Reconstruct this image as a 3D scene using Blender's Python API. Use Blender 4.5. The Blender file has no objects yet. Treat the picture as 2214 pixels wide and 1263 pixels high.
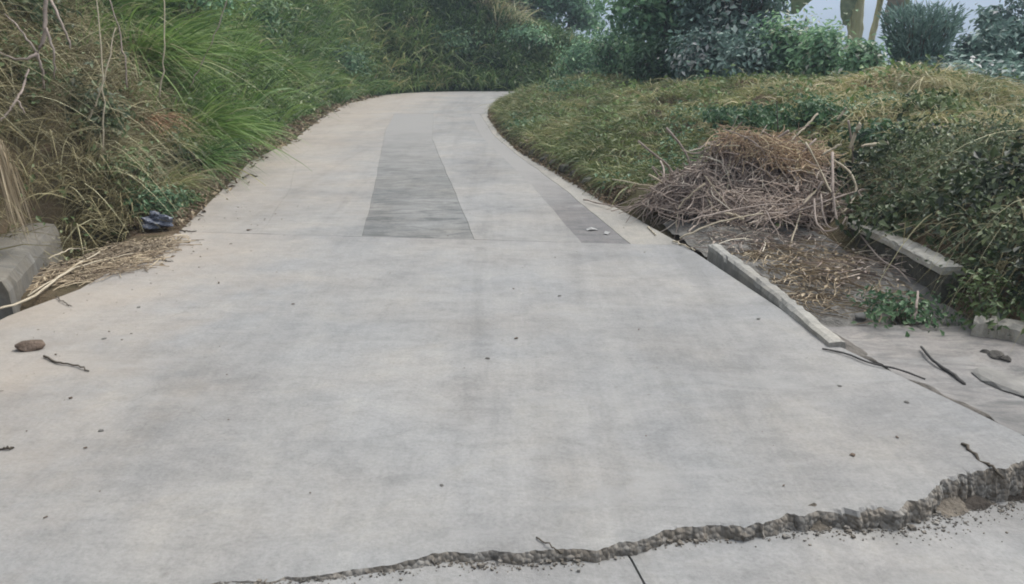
import bpy, bmesh, math, random
import numpy as np
from mathutils import Vector, Matrix

rng = np.random.default_rng(7)
random.seed(7)
scene = bpy.context.scene
COL = scene.collection

# ------------------------------------------------------------------ camera, sky, sun, exposure
CAM_H, FPX, PW, PH, V_HOR = 1.5, 1750.0, 2214.0, 1263.0, 90.0
PITCH = math.atan((PH / 2 - V_HOR) / FPX)
cam_data = bpy.data.cameras.new("camera")
cam_data.sensor_width = 36.0
cam_data.lens = 36.0 * FPX / PW
cam_data.clip_start, cam_data.clip_end = 0.05, 8000.0
cam = bpy.data.objects.new("camera", cam_data)
COL.objects.link(cam)
cam.location = (0, 0, CAM_H)
cam.rotation_euler = (math.radians(90) - PITCH, 0, 0)
scene.camera = cam

SUN_EL, SUN_AZ = math.radians(58), math.radians(60)      # azimuth clockwise from +Y (road direction)
world = bpy.data.worlds.new("World")
scene.world = world
world.use_nodes = True
wn, wl = world.node_tree.nodes, world.node_tree.links
bg = wn["Background"]
sky = wn.new("ShaderNodeTexSky")
sky.sky_type = 'NISHITA'
sky.sun_disc = False
sky.sun_elevation, sky.sun_rotation = SUN_EL, SUN_AZ
sky.air_density, sky.dust_density, sky.ozone_density = 1.0, 3.0, 1.0
hs = wn.new("ShaderNodeHueSaturation")
hs.inputs['Saturation'].default_value = 0.25
wl.new(sky.outputs[0], hs.inputs['Color'])
wl.new(hs.outputs[0], bg.inputs['Color'])
bg.inputs['Strength'].default_value = 0.12

sd = bpy.data.lights.new("sun", 'SUN')
sd.energy, sd.angle, sd.color = 1.1, math.radians(18), (1.0, 0.96, 0.9)
sun = bpy.data.objects.new("sun", sd)
COL.objects.link(sun)
sun.rotation_euler = Vector((-math.sin(SUN_AZ) * math.cos(SUN_EL), -math.cos(SUN_AZ) * math.cos(SUN_EL), -math.sin(SUN_EL))).to_track_quat('-Z', 'Y').to_euler()

scene.view_settings.view_transform = 'Standard'
scene.view_settings.look = 'None'
scene.view_settings.gamma = 1.0
scene.view_settings.use_curve_mapping = False
scene.view_settings.exposure = 1.38
scene.cycles.max_bounces = 6
scene.cycles.transparent_max_bounces = 4
scene.cycles.volume_bounces = 0
scene.cycles.filter_width = 1.9

# ------------------------------------------------------------------ helpers
def ray(u, v):
    dx, du = (u - PW / 2) / FPX, -(v - PH / 2) / FPX
    return np.array([dx, math.cos(PITCH) + du * math.sin(PITCH), -math.sin(PITCH) + du * math.cos(PITCH)])

def g(u, v, z=0.0):                       # point of the level z under a pixel of the survey photo
    r = ray(u, v)
    t = (z - CAM_H) / r[2]
    return np.array([r[0] * t, r[1] * t, z])

def at(u, v, Y):                          # point at distance Y up the road
    r = ray(u, v)
    t = Y / r[1]
    return np.array([r[0] * t, Y, CAM_H + r[2] * t])

def sm(a, b, x):
    t = np.clip((x - a) / (b - a), 0, 1)
    return t * t * (3 - 2 * t)

_tab = np.random.default_rng(3).random((256, 256))
def vnoise(x, y):
    xi, yi = np.floor(x).astype(int), np.floor(y).astype(int)
    fx, fy = x - xi, y - yi
    fx, fy = fx * fx * (3 - 2 * fx), fy * fy * (3 - 2 * fy)
    a, b = _tab[xi & 255, yi & 255], _tab[(xi + 1) & 255, yi & 255]
    c, d = _tab[xi & 255, (yi + 1) & 255], _tab[(xi + 1) & 255, (yi + 1) & 255]
    return (a * (1 - fx) + b * fx) * (1 - fy) + (c * (1 - fx) + d * fx) * fy - 0.5

def fbm(x, y, o=3):
    s, a = 0, 1.0
    for k in range(o):
        s = s + a * vnoise(x * 2 ** k + 17 * k, y * 2 ** k + 5 * k)
        a *= 0.5
    return s

def tag(o, label=None, cat=None, group=None, kind=None):
    if label: o['label'] = label
    if cat: o['category'] = cat
    if group: o['group'] = group
    if kind: o['kind'] = kind
    return o

def link(name, me, mat=None, parent=None):
    o = bpy.data.objects.new(name, me)
    COL.objects.link(o)
    if mat is not None and me is not None and not me.materials:
        me.materials.append(mat)
    if parent is not None:
        o.parent = parent
        o.matrix_parent_inverse = Matrix.Identity(4)
    return o

def empty(name, loc, label, cat, group=None):
    o = bpy.data.objects.new(name, None)
    COL.objects.link(o)
    o.location = loc
    o.empty_display_size = 0.1
    return tag(o, label, cat, group)

def npmesh(name, V, F, tint=None, smooth=False):
    """V (N,3), F (M,4) or (M,3)"""
    V, F = np.asarray(V, np.float32), np.asarray(F, np.int32)
    me = bpy.data.meshes.new(name)
    n = F.shape[1]
    me.vertices.add(len(V)); me.vertices.foreach_set('co', V.ravel())
    me.loops.add(F.size); me.loops.foreach_set('vertex_index', F.ravel())
    me.polygons.add(len(F)); me.polygons.foreach_set('loop_start', np.arange(0, F.size, n, dtype=np.int32))
    if tint is not None:
        a = me.attributes.new('tint', 'FLOAT', 'POINT')
        a.data.foreach_set('value', np.asarray(tint, np.float32))
    me.update(calc_edges=True)
    me.validate()
    me.polygons.foreach_set('use_smooth', np.full(len(me.polygons), bool(smooth)))
    return me

class Geo:
    def __init__(s): s.V, s.F, s.T, s.n = [], [], [], 0
    def add(s, V, F, T=None):
        s.V.append(V); s.F.append(F + s.n); s.T.append(np.full(len(V), 0.5) if T is None else T); s.n += len(V)
    def mesh(s, name, smooth=False):
        return npmesh(name, np.concatenate(s.V), np.concatenate(s.F), np.concatenate(s.T), smooth)

def unit(a):
    return a / np.maximum(np.linalg.norm(a, axis=-1, keepdims=True), 1e-9)

def blades(base, d, L, W, droop, tint, seg=4, side=None):
    """curved grass blades: base (N,3), d (N,3) direction at the foot"""
    N = len(base)
    t = np.linspace(0, 1, seg + 1)
    d = unit(d)
    sp = base[:, None] + d[:, None] * (L[:, None] * t)[:, :, None]
    sp[:, :, 2] -= (droop * L)[:, None] * t ** 2.2
    hz = d.copy(); hz[:, 2] = 0
    hz = unit(hz + 1e-6)
    sp += hz[:, None] * ((droop * L * 0.35)[:, None] * t ** 2)[:, :, None]
    if side is None:
        a = rng.uniform(0, 2 * np.pi, N)
        side = unit(np.cross(d, np.stack([np.cos(a), np.sin(a), 0.3 * np.ones(N)], 1)))
    w = W[:, None] * (0.55 + 0.45 * np.minimum(t * 4, 1)) * np.clip(1.03 - t ** 1.8, 0, 1)
    A, B = sp - side[:, None] * w[:, :, None] / 2, sp + side[:, None] * w[:, :, None] / 2
    V = np.stack([A, B], 2).reshape(-1, 3)
    k = np.arange(seg)
    q = np.stack([2 * k, 2 * k + 1, 2 * k + 3, 2 * k + 2], 1)
    F = (q[None] + (np.arange(N) * 2 * (seg + 1))[:, None, None]).reshape(-1, 4)
    return V, F, np.repeat(tint, 2 * (seg + 1))

def clumps(P, n, spread, L, lean, W, tint, tj=0.15, droop=(0.25, 0.7), seg=4, up=1.0):
    """tufts of n blades standing at the points P; tint (M,) one value per tuft"""
    M = len(P)
    a = rng.uniform(0, 2 * np.pi, (M, n)); r = np.sqrt(rng.random((M, n)))
    off = np.stack([np.cos(a) * r * spread, np.sin(a) * r * spread, np.zeros((M, n))], 2)
    b = (np.asarray(P)[:, None] + off).reshape(-1, 3)
    ln = rng.uniform(0.15, 1, (M, n)) * lean
    d = np.stack([np.cos(a) * ln, np.sin(a) * ln, np.full((M, n), up)], 2)
    d += rng.normal(0, 0.16, d.shape)
    Ls = (rng.uniform(L[0], L[1], (M, n)) * rng.uniform(0.75, 1.2, (M, 1))).ravel()
    Ws = rng.uniform(W[0], W[1], M * n)
    tt = np.clip(np.repeat(np.asarray(tint), n) + rng.normal(0, tj, M * n), 0, 1)
    return blades(b, d.reshape(-1, 3), Ls, Ws, rng.uniform(*droop, M * n), tt, seg)

def leaves(C, nrm, L, W, tint, hang=0.35):
    """kite-shaped folded leaves"""
    N = len(C)
    nrm = unit(nrm)
    a = rng.normal(0, 1, (N, 3)); a[:, 2] -= hang
    ax = unit(a - nrm * (a * nrm).sum(1, keepdims=True))
    sd = np.cross(nrm, ax)
    L, W = L[:, None], W[:, None]
    v0 = C - ax * L * 0.5
    v2 = C + ax * L * 0.5 - nrm * L * 0.12
    v1 = C - ax * L * 0.05 + sd * W * 0.5 + nrm * W * 0.16
    v3 = C - ax * L * 0.05 - sd * W * 0.5 + nrm * W * 0.16
    V = np.stack([v0, v1, v2, v3], 1).reshape(-1, 3)
    return V, np.arange(4 * N).reshape(-1, 4), np.repeat(tint, 4)

def tubes(P, R, sides=4, tint=None):
    """P (N,S,3) polylines, R (N,S) radii"""
    N, S = P.shape[:2]
    T = unit(np.gradient(P, axis=1))
    ref = np.where(np.abs(T[..., 2:3]) > 0.85, np.array([1.0, 0.1, 0]), np.array([0, 0.1, 1.0]))
    A = unit(np.cross(T, ref)); B = np.cross(T, A)
    th = np.arange(sides) * 2 * np.pi / sides
    V = P[:, :, None] + R[:, :, None, None] * (A[:, :, None] * np.cos(th)[:, None] + B[:, :, None] * np.sin(th)[:, None])
    V = V.reshape(-1, 3)
    i = np.arange(S - 1)[:, None] * sides; k = np.arange(sides)[None]; k2 = (k + 1) % sides
    q = np.stack([i + k, i + k2, i + sides + k2, i + sides + k], 2).reshape(-1, 4)
    F = (q[None] + (np.arange(N) * S * sides)[:, None, None]).reshape(-1, 4)
    if tint is None: tint = rng.random(N)
    return V, F, np.repeat(tint, S * sides)

def spline(pts, n):
    p = np.asarray(pts, float)
    P = np.vstack([2 * p[0] - p[1], p, 2 * p[-1] - p[-2]])
    s = np.linspace(0, len(p) - 1 - 1e-6, n)
    i = s.astype(int); t = (s - i)[:, None]
    a, b, c, d = P[i], P[i + 1], P[i + 2], P[i + 3]
    return 0.5 * (2 * b + (c - a) * t + (2 * a - 5 * b + 4 * c - d) * t ** 2 + (3 * b - a - 3 * c + d) * t ** 3)

def stem(pts, r0, r1, n=14, sides=7, wob=0.0):
    p = spline(pts, n)
    if wob: p[1:-1] += rng.normal(0, wob, (n - 2, 3))
    r = np.linspace(r0, r1, n); r = r * (1 + rng.normal(0, 0.06, n))
    # closed ends
    p = np.vstack([p[0], p, p[-1]]); r = np.concatenate([[1e-4], r, [1e-4]])
    p[0] -= unit(p[2] - p[1]) * r[1] * 0.2; p[-1] += unit(p[-2] - p[-3]) * r[-2] * 0.3
    return tubes(p[None], r[None], sides)

def stick(name, pts, r0, r1, matn, label, cat='stick', group=None, n=14, wob=.003, sides=7):
    pts = [np.asarray(p, float) for p in pts]; r0 *= .82; r1 *= .82
    o = pts[0]; G = Geo(); G.add(*stem([p - o for p in pts], r0, r1, n, sides, wob))
    ob = link(name, G.mesh(name, True), M[matn], None); ob.location = o
    return tag(ob, label, cat, group)

# ------------------------------------------------------------------ materials
def mat(name, rough=0.8, spec=0.3):
    m = bpy.data.materials.new(name); m.use_nodes = True
    n, l = m.node_tree.nodes, m.node_tree.links
    b = n["Principled BSDF"]
    b.inputs['Roughness'].default_value = rough
    b.inputs['Specular IOR Level'].default_value = spec
    return m, n, l, b

def ramp(n, stops, interp='LINEAR'):
    r = n.new("ShaderNodeValToRGB"); r.color_ramp.interpolation = interp
    e = r.color_ramp.elements
    while len(e) < len(stops): e.new(0.5)
    for k, (p, c) in enumerate(stops):
        e[k].position = p; e[k].color = (*c, 1) if len(c) == 3 else c
    return r

def noise(n, l, vec, scale, detail=4, rough=0.55, dist=0.0):
    t = n.new("ShaderNodeTexNoise")
    t.inputs['Scale'].default_value = scale; t.inputs['Detail'].default_value = detail
    t.inputs['Roughness'].default_value = rough; t.inputs['Distortion'].default_value = dist
    if vec is not None: l.new(vec, t.inputs['Vector'])
    return t

def mixc(n, l, fac, a, b, mode='MIX'):
    m = n.new("ShaderNodeMix"); m.data_type = 'RGBA'; m.blend_type = mode
    for sock, val in ((m.inputs[0], fac), (m.inputs[6], a), (m.inputs[7], b)):
        if hasattr(val, 'is_output'): l.new(val, sock)
        elif isinstance(val, (int, float)): sock.default_value = val
        else: sock.default_value = (*val, 1)
    return m.outputs[2]

def mapping(n, l, vec, scale=(1, 1, 1), rot=(0, 0, 0)):
    m = n.new("ShaderNodeMapping")
    m.inputs['Scale'].default_value = scale; m.inputs['Rotation'].default_value = rot
    l.new(vec, m.inputs['Vector'])
    return m.outputs[0]

def leaf_mat(name, stops, transl=0.3, rough=0.5, spec=0.4):
    m, n, l, b = mat(name, rough, spec)
    a = n.new("ShaderNodeAttribute"); a.attribute_name = 'tint'
    r = ramp(n, stops); l.new(a.outputs['Fac'], r.inputs[0])
    tc = n.new("ShaderNodeTexCoord")
    nz = noise(n, l, tc.outputs['Object'], 1.3, 2)
    rr = ramp(n, [(0.3, (0.72, 0.72, 0.72)), (0.7, (1.25, 1.22, 1.15))]); l.new(nz.outputs[0], rr.inputs[0])
    c = mixc(n, l, 1.0, r.outputs[0], rr.outputs[0], 'MULTIPLY')
    l.new(c, b.inputs['Base Color'])
    if transl:
        t = n.new("ShaderNodeBsdfTranslucent"); l.new(c, t.inputs['Color'])
        mx = n.new("ShaderNodeMixShader"); mx.inputs[0].default_value = transl
        l.new(b.outputs[0], mx.inputs[1]); l.new(t.outputs[0], mx.inputs[2])
        l.new(mx.outputs[0], n["Material Output"].inputs['Surface'])
    return m

def simple_mat(name, c1, c2, scale=8, rough=0.85, bump=0.3, spec=0.2, stretch=(1, 1, 1)):
    m, n, l, b = mat(name, rough, spec)
    tc = n.new("ShaderNodeTexCoord")
    v = mapping(n, l, tc.outputs['Object'], stretch)
    z = noise(n, l, v, scale, 6, 0.62)
    r = ramp(n, [(0.3, c1), (0.7, c2)]); l.new(z.outputs[0], r.inputs[0])
    l.new(r.outputs[0], b.inputs['Base Color'])
    if bump:
        bp = n.new("ShaderNodeBump"); bp.inputs['Strength'].default_value = bump; bp.inputs['Distance'].default_value = 0.02
        z2 = noise(n, l, v, scale * 5, 5, 0.65); l.new(z2.outputs[0], bp.inputs['Height'])
        l.new(bp.outputs[0], b.inputs['Normal'])
    return m

def concrete_mat(name, base=(0.254, 0.253, 0.247), dark=(0.205, 0.204, 0.2), dust=0.0, streak=0.0, rough_marks=0.0, var=1.0, fade=None):
    m, n, l, b = mat(name, 0.86, 0.25)
    geo = n.new("ShaderNodeNewGeometry")
    P = geo.outputs['Position']
    # broad tonal patches, cooler and warmer
    z1 = noise(n, l, P, 0.55, 5, 0.6, 0.4)
    r1 = ramp(n, [(0.28, dark), (0.5, base), (0.75, tuple(min(1, c * 1.13) for c in base))]); l.new(z1.outputs[0], r1.inputs[0])
    col = r1.outputs[0]
    z2 = noise(n, l, P, 2.6, 6, 0.65, 0.8)
    r2 = ramp(n, [(0.3, (0.86, 0.865, 0.875)), (0.52, (1, 1, 1)), (0.75, (1.09, 1.07, 1.03))]); l.new(z2.outputs[0], r2.inputs[0])
    col = mixc(n, l, var, col, r2.outputs[0], 'MULTIPLY')
    # warm / cool tints
    zt = noise(n, l, P, 1.1, 3, 0.5)
    rt = ramp(n, [(0.35, (0.985, 0.995, 1.0)), (0.65, (1.03, 1.0, 0.96))]); l.new(zt.outputs[0], rt.inputs[0])
    col = mixc(n, l, 1.0, col, rt.outputs[0], 'MULTIPLY')
    # brushing along the road, across it
    v3 = mapping(n, l, P, (3.0, 38.0, 1), (0, 0, 0.08))
    z3 = noise(n, l, v3, 1.0, 4, 0.6, 0.6)
    r3 = ramp(n, [(0.25, (0.9, 0.9, 0.9)), (0.55, (1.02, 1.02, 1.02))]); l.new(z3.outputs[0], r3.inputs[0])
    col = mixc(n, l, 0.1 + streak * .6, col, r3.outputs[0], 'MULTIPLY')
    v3b = mapping(n, l, P, (30.0, 2.2, 1), (0, 0, -0.12))
    z3b = noise(n, l, v3b, 1.0, 4, 0.6, 0.4)
    r3b = ramp(n, [(0.3, (0.93, 0.935, 0.94)), (0.6, (1.02, 1.02, 1.02))]); l.new(z3b.outputs[0], r3b.inputs[0])
    col = mixc(n, l, 0.6, col, r3b.outputs[0], 'MULTIPLY')
    # fine sand grain
    z4 = noise(n, l, P, 62, 4, 0.75)
    r4 = ramp(n, [(0.3, (0.82, 0.82, 0.82)), (0.6, (1.08, 1.08, 1.08))]); l.new(z4.outputs[0], r4.inputs[0])
    col = mixc(n, l, 0.85, col, r4.outputs[0], 'MULTIPLY')
    # mottled cement skin
    zq = noise(n, l, P, 9, 8, 0.72, 0.5)
    rq = ramp(n, [(0.28, (0.8, 0.8, 0.795)), (0.5, (1, 1, 1)), (0.74, (1.12, 1.115, 1.1))]); l.new(zq.outputs[0], rq.inputs[0])
    col = mixc(n, l, 0.75, col, rq.outputs[0], 'MULTIPLY')
    # hairline crazing in some places
    vc = n.new("ShaderNodeTexVoronoi"); vc.feature = 'DISTANCE_TO_EDGE'; vc.inputs['Scale'].default_value = 1.6
    zc = noise(n, l, P, 3.5, 5, 0.6); mvc = mixc(n, l, 0.22, P, zc.outputs['Color'], 'ADD'); l.new(mvc, vc.inputs['Vector'])
    rc = ramp(n, [(0.0, (1, 1, 1)), (0.006, (0, 0, 0))]); l.new(vc.outputs['Distance'], rc.inputs[0])
    zk = noise(n, l, P, 0.8, 2); rk = ramp(n, [(0.56, (0, 0, 0)), (0.66, (0.45, 0.45, 0.45))]); l.new(zk.outputs[0], rk.inputs[0])
    col = mixc(n, l, mixc(n, l, 1.0, rc.outputs[0], rk.outputs[0], 'MULTIPLY'), col, (0.13, 0.128, 0.12))
    # dark scuffs with shapes of their own
    v5 = mapping(n, l, P, (5.5, 16, 1), (0, 0, 0.5))
    z5 = noise(n, l, v5, 1.0, 6, 0.72, 1.2)
    r5 = ramp(n, [(0.61, (0, 0, 0)), (0.74, (1, 1, 1))]); l.new(z5.outputs[0], r5.inputs[0])
    zm = noise(n, l, P, 0.9, 2); rm = ramp(n, [(0.44, (0, 0, 0)), (0.6, (0.7, 0.7, 0.7))]); l.new(zm.outputs[0], rm.inputs[0])
    f5 = mixc(n, l, 1.0, r5.outputs[0], rm.outputs[0], 'MULTIPLY')
    col = mixc(n, l, f5, col, (0.17, 0.165, 0.155))
    # faint wheel tracks and water stains running down the road
    vt = mapping(n, l, P, (2.4, .16, 1), (0, 0, 0.06))
    zt2 = noise(n, l, vt, 1.0, 6, 0.62, 0.8)
    rt2 = ramp(n, [(0.32, (0.84, 0.84, 0.835)), (0.5, (1, 1, 1)), (0.7, (1.07, 1.07, 1.06))]); l.new(zt2.outputs[0], rt2.inputs[0])
    col = mixc(n, l, 0.9, col, rt2.outputs[0], 'MULTIPLY')
    # pitted and flaking places
    vq = n.new("ShaderNodeTexVoronoi"); vq.inputs['Scale'].default_value = 34; vq.inputs['Randomness'].default_value = 1.0; l.new(P, vq.inputs['Vector'])
    rq2 = ramp(n, [(0.1, (1, 1, 1)), (0.26, (0, 0, 0))]); l.new(vq.outputs['Distance'], rq2.inputs[0])
    zq2 = noise(n, l, P, 2.1, 5, 0.7, 0.8); rq3 = ramp(n, [(0.55, (0, 0, 0)), (0.7, (0.75, 0.75, 0.75))]); l.new(zq2.outputs[0], rq3.inputs[0])
    col = mixc(n, l, mixc(n, l, 1.0, rq2.outputs[0], rq3.outputs[0], 'MULTIPLY'), col, (0.14, 0.138, 0.13))
    # small pits
    vo = n.new("ShaderNodeTexVoronoi"); vo.inputs['Scale'].default_value = 7.0; l.new(P, vo.inputs['Vector'])
    rv = ramp(n, [(0.04, (1, 1, 1)), (0.085, (0, 0, 0))]); l.new(vo.outputs['Distance'], rv.inputs[0])
    zp = noise(n, l, P, 1.7, 3); rp = ramp(n, [(0.52, (0, 0, 0)), (0.66, (0.75, 0.75, 0.75))]); l.new(zp.outputs[0], rp.inputs[0])
    fp = mixc(n, l, 1.0, rv.outputs[0], rp.outputs[0], 'MULTIPLY')
    col = mixc(n, l, fp, col, (0.16, 0.15, 0.14))
    if rough_marks:
        v6 = mapping(n, l, P, (2.0, 5.5, 1), (0, 0, 0.2))
        z6 = noise(n, l, v6, 1.3, 6, 0.7, 1.5)
        r6 = ramp(n, [(0.46, (0, 0, 0)), (0.55, (0.5, 0.5, 0.5)), (0.66, (1, 1, 1))]); l.new(z6.outputs[0], r6.inputs[0])
        f6 = mixc(n, l, 1.0, r6.outputs[0], (rough_marks,) * 3, 'MULTIPLY')
        col = mixc(n, l, f6, col, (0.085, 0.088, 0.086))
        z8 = noise(n, l, v6, 0.7, 5, 0.65, 1.0)
        r8 = ramp(n, [(0.55, (0, 0, 0)), (0.7, (0.6, 0.6, 0.6))]); l.new(z8.outputs[0], r8.inputs[0])
        col = mixc(n, l, r8.outputs[0], col, (0.27, 0.268, 0.258))
    if dust:
        # earth washed on from the bank: strongest towards the bank side, ragged edge
        sx = n.new("ShaderNodeSeparateXYZ"); l.new(P, sx.inputs[0])
        zd = noise(n, l, P, 1.6, 5, 0.65)
        ad = n.new("ShaderNodeMath"); ad.operation = 'MULTIPLY_ADD'
        l.new(zd.outputs[0], ad.inputs[0]); ad.inputs[1].default_value = 2.6; l.new(sx.outputs[0], ad.inputs[2])
        mr = n.new("ShaderNodeMapRange"); l.new(ad.outputs[0], mr.inputs[0])
        mr.inputs[1].default_value = -0.1; mr.inputs[2].default_value = -2.0
        mr.inputs[3].default_value = 0.0; mr.inputs[4].default_value = dust
        col = mixc(n, l, mr.outputs[0], col, (0.41, 0.335, 0.25))
    if fade:
        # further up the road this pour is worn to the colour of its neighbours
        sy = n.new("ShaderNodeSeparateXYZ"); l.new(P, sy.inputs[0])
        zf = noise(n, l, P, 1.2, 4, 0.6)
        af = n.new("ShaderNodeMath"); af.operation = 'MULTIPLY_ADD'
        l.new(zf.outputs[0], af.inputs[0]); af.inputs[1].default_value = 5.0; l.new(sy.outputs[1], af.inputs[2])
        mf = n.new("ShaderNodeMapRange"); l.new(af.outputs[0], mf.inputs[0])
        mf.inputs[1].default_value = fade[0] + 2.5; mf.inputs[2].default_value = fade[1] + 2.5
        mf.inputs[3].default_value = 0.0; mf.inputs[4].default_value = 0.93
        col = mixc(n, l, mf.outputs[0], col, (0.25, 0.244, 0.231))
    l.new(col, b.inputs['Base Color'])
    bp = n.new("ShaderNodeBump"); bp.inputs['Strength'].default_value = 0.45; bp.inputs['Distance'].default_value = 0.012
    z7 = noise(n, l, P, 22, 7, 0.7); ad2 = n.new("ShaderNodeMath"); ad2.operation = 'ADD'
    ad2.operation = 'MULTIPLY_ADD'; l.new(z3.outputs[0], ad2.inputs[0]); ad2.inputs[1].default_value = 0.15 + streak * .5; l.new(z7.outputs[0], ad2.inputs[2]); l.new(ad2.outputs[0], bp.inputs['Height'])
    l.new(bp.outputs[0], b.inputs['Normal'])
    return m

M = {}
M['road'] = concrete_mat('road_concrete', dust=0.5, rough_marks=0.16)
M['road2'] = concrete_mat('road_concrete_upper', base=(0.252, 0.25, 0.242), dark=(0.205, 0.203, 0.197), rough_marks=0.22, dust=0.35, streak=0.4)
M['strip'] = concrete_mat('strip_concrete', base=(0.188, 0.191, 0.186), dark=(0.142, 0.146, 0.142), rough_marks=0.9, fade=(9.0, 15.0), streak=0.5)
M['strip2'] = concrete_mat('edge_strip_concrete', base=(0.172, 0.167, 0.166), dark=(0.135, 0.131, 0.132), rough_marks=0.7, fade=(7.2, 9.6), streak=0.3)
M['edge'] = concrete_mat('edge_concrete', base=(0.285, 0.274, 0.248), dark=(0.22, 0.212, 0.195), streak=0.2)
M['apron'] = concrete_mat('apron_concrete', base=(0.225, 0.215, 0.205), dark=(0.12, 0.113, 0.105), rough_marks=0.7)
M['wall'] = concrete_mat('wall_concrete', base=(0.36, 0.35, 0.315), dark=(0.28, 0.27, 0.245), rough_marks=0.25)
M['kerb'] = concrete_mat('kerb_concrete', base=(0.31, 0.302, 0.275), dark=(0.2, 0.194, 0.176), rough_marks=0.45)
M['block'] = concrete_mat('block_concrete', base=(0.155, 0.144, 0.122), dark=(0.085, 0.079, 0.066), rough_marks=0.5)
M['broken'] = simple_mat('broken_concrete_face', (0.085, 0.08, 0.07), (0.25, 0.24, 0.215), 14, 0.95, 0.9)
m, n, l, b = mat('broken_concrete_face', 0.95, 0.1)
geo = n.new("ShaderNodeNewGeometry"); P = geo.outputs['Position']
vo = n.new("ShaderNodeTexVoronoi"); vo.inputs['Scale'].default_value = 55; l.new(P, vo.inputs['Vector'])
sv = n.new("ShaderNodeSeparateColor"); l.new(vo.outputs['Color'], sv.inputs[0])
rv = ramp(n, [(0.0, (0.11, 0.103, 0.092)), (0.5, (0.17, 0.161, 0.146)), (1, (0.27, 0.258, 0.235))]); l.new(sv.outputs[0], rv.inputs[0])
zz_ = noise(n, l, P, 9, 6, 0.7); rz = ramp(n, [(0.42, (0, 0, 0)), (0.6, (0.85, 0.85, 0.85))]); l.new(zz_.outputs[0], rz.inputs[0])
l.new(mixc(n, l, rz.outputs[0], rv.outputs[0], (0.185, 0.162, 0.132)), b.inputs['Base Color'])
bp = n.new("ShaderNodeBump"); bp.inputs['Strength'].default_value = 1.0; bp.inputs['Distance'].default_value = 0.012; bp.invert = True
l.new(vo.outputs['Distance'], bp.inputs['Height']); l.new(bp.outputs[0], b.inputs['Normal'])
M['broken'] = m
M['bed'] = simple_mat('gravel_bed', (0.05, 0.045, 0.038), (0.14, 0.125, 0.1), 12, 0.95, 0.8)
M['stone'] = simple_mat('stone_grey', (0.12, 0.115, 0.105), (0.3, 0.29, 0.27), 7, 0.9, 0.7)
M['stone_dark'] = simple_mat('stone_dark', (0.05, 0.047, 0.042), (0.14, 0.13, 0.115), 7, 0.9, 0.7)
M['pale'] = simple_mat('pale_concrete_flake', (0.15, 0.146, 0.135), (0.27, 0.262, 0.242), 5, 0.85, 0.3)
M['clod'] = simple_mat('earth_clod', (0.09, 0.066, 0.05), (0.21, 0.16, 0.125), 12, 0.95, 0.9)
M['bag'] = simple_mat('dark_plastic_film', (0.025, 0.032, 0.055), (0.12, 0.135, 0.17), 9, 0.35, 0.3, 0.5)
M['paper'] = simple_mat('white_scrap', (0.28, 0.28, 0.272), (0.38, 0.375, 0.36), 6, 0.8, 0.0)
M['rubber'] = simple_mat('dark_strip', (0.03, 0.03, 0.03), (0.09, 0.085, 0.08), 14, 0.8, 0.3)
M['bark'] = simple_mat('bark', (0.07, 0.06, 0.045), (0.2, 0.175, 0.14), 6, 0.9, 0.7, 0.15, (1, 1, 0.3))
M['stick_pale'] = simple_mat('pale_stick', (0.34, 0.29, 0.21), (0.5, 0.44, 0.33), 10, 0.75, 0.2, 0.25, (1, 1, 0.4))
M['stick_grey'] = simple_mat('weathered_vine', (0.21, 0.17, 0.145), (0.38, 0.32, 0.275), 10, 0.8, 0.3)
M['stick_dark'] = simple_mat('dark_stick', (0.045, 0.04, 0.03), (0.12, 0.1, 0.08), 12, 0.85, 0.3)
M['twigs'] = leaf_mat('dry_twigs', [(0, (0.118, 0.09, 0.078)), (0.4, (0.307, 0.25, 0.218)), (0.75, (0.472, 0.407, 0.35)), (1, (0.6, 0.562, 0.468))], 0, 0.85)
M['straw'] = leaf_mat('rust_straw', [(0, (0.186, 0.118, 0.0776)), (0.5, (0.372, 0.265, 0.178)), (1, (0.534, 0.46, 0.295))], 0.1, 0.8)
M['rust'] = leaf_mat('rust_fern', [(0, (0.13, 0.07, 0.04)), (0.5, (0.28, 0.17, 0.1)), (1, (0.45, 0.32, 0.19))], 0.2, 0.8)
M['litter'] = leaf_mat('dry_litter', [(0, (0.11, 0.08, 0.055)), (0.5, (0.27, 0.215, 0.145)), (1, (0.46, 0.39, 0.28))], 0.1, 0.8)
M['grass'] = leaf_mat('tall_green_grass', [(0, (0.039, 0.0797, 0.0299)), (0.4, (0.107, 0.199, 0.0506)), (0.75, (0.205, 0.303, 0.0918)), (1, (0.429, 0.415, 0.252))], 0.35)
M['grass_dark'] = leaf_mat('dark_bank_grass', [(0, (0.0421, 0.0885, 0.0328)), (0.45, (0.105, 0.194, 0.0612)), (0.8, (0.199, 0.274, 0.0985)), (1, (0.445, 0.4, 0.197))], 0.3)
M['olive'] = leaf_mat('olive_grass', [(0, (0.0633, 0.0943, 0.0352)), (0.35, (0.155, 0.198, 0.0774)), (0.6, (0.259, 0.276, 0.123)), (0.82, (0.38, 0.356, 0.188)), (1, (0.575, 0.494, 0.323))], 0.3)
M['dry'] = leaf_mat('dry_brush', [(0, (0.0873, 0.0793, 0.0451)), (0.4, (0.215, 0.189, 0.102)), (0.75, (0.373, 0.34, 0.201)), (1, (0.6, 0.585, 0.389))], 0.2, 0.8)
M['under'] = leaf_mat('dark_undergrowth', [(0, (0.0286, 0.053, 0.0204)), (0.5, (0.0918, 0.143, 0.053)), (0.85, (0.184, 0.235, 0.102)), (1, (0.347, 0.388, 0.245))], 0.25)
M['bramble'] = leaf_mat('bramble_leaves', [(0, (0.0123, 0.0221, 0.00968)), (0.5, (0.0458, 0.0722, 0.0299)), (0.85, (0.106, 0.145, 0.066)), (1, (0.22, 0.261, 0.15))], 0.25)
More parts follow.
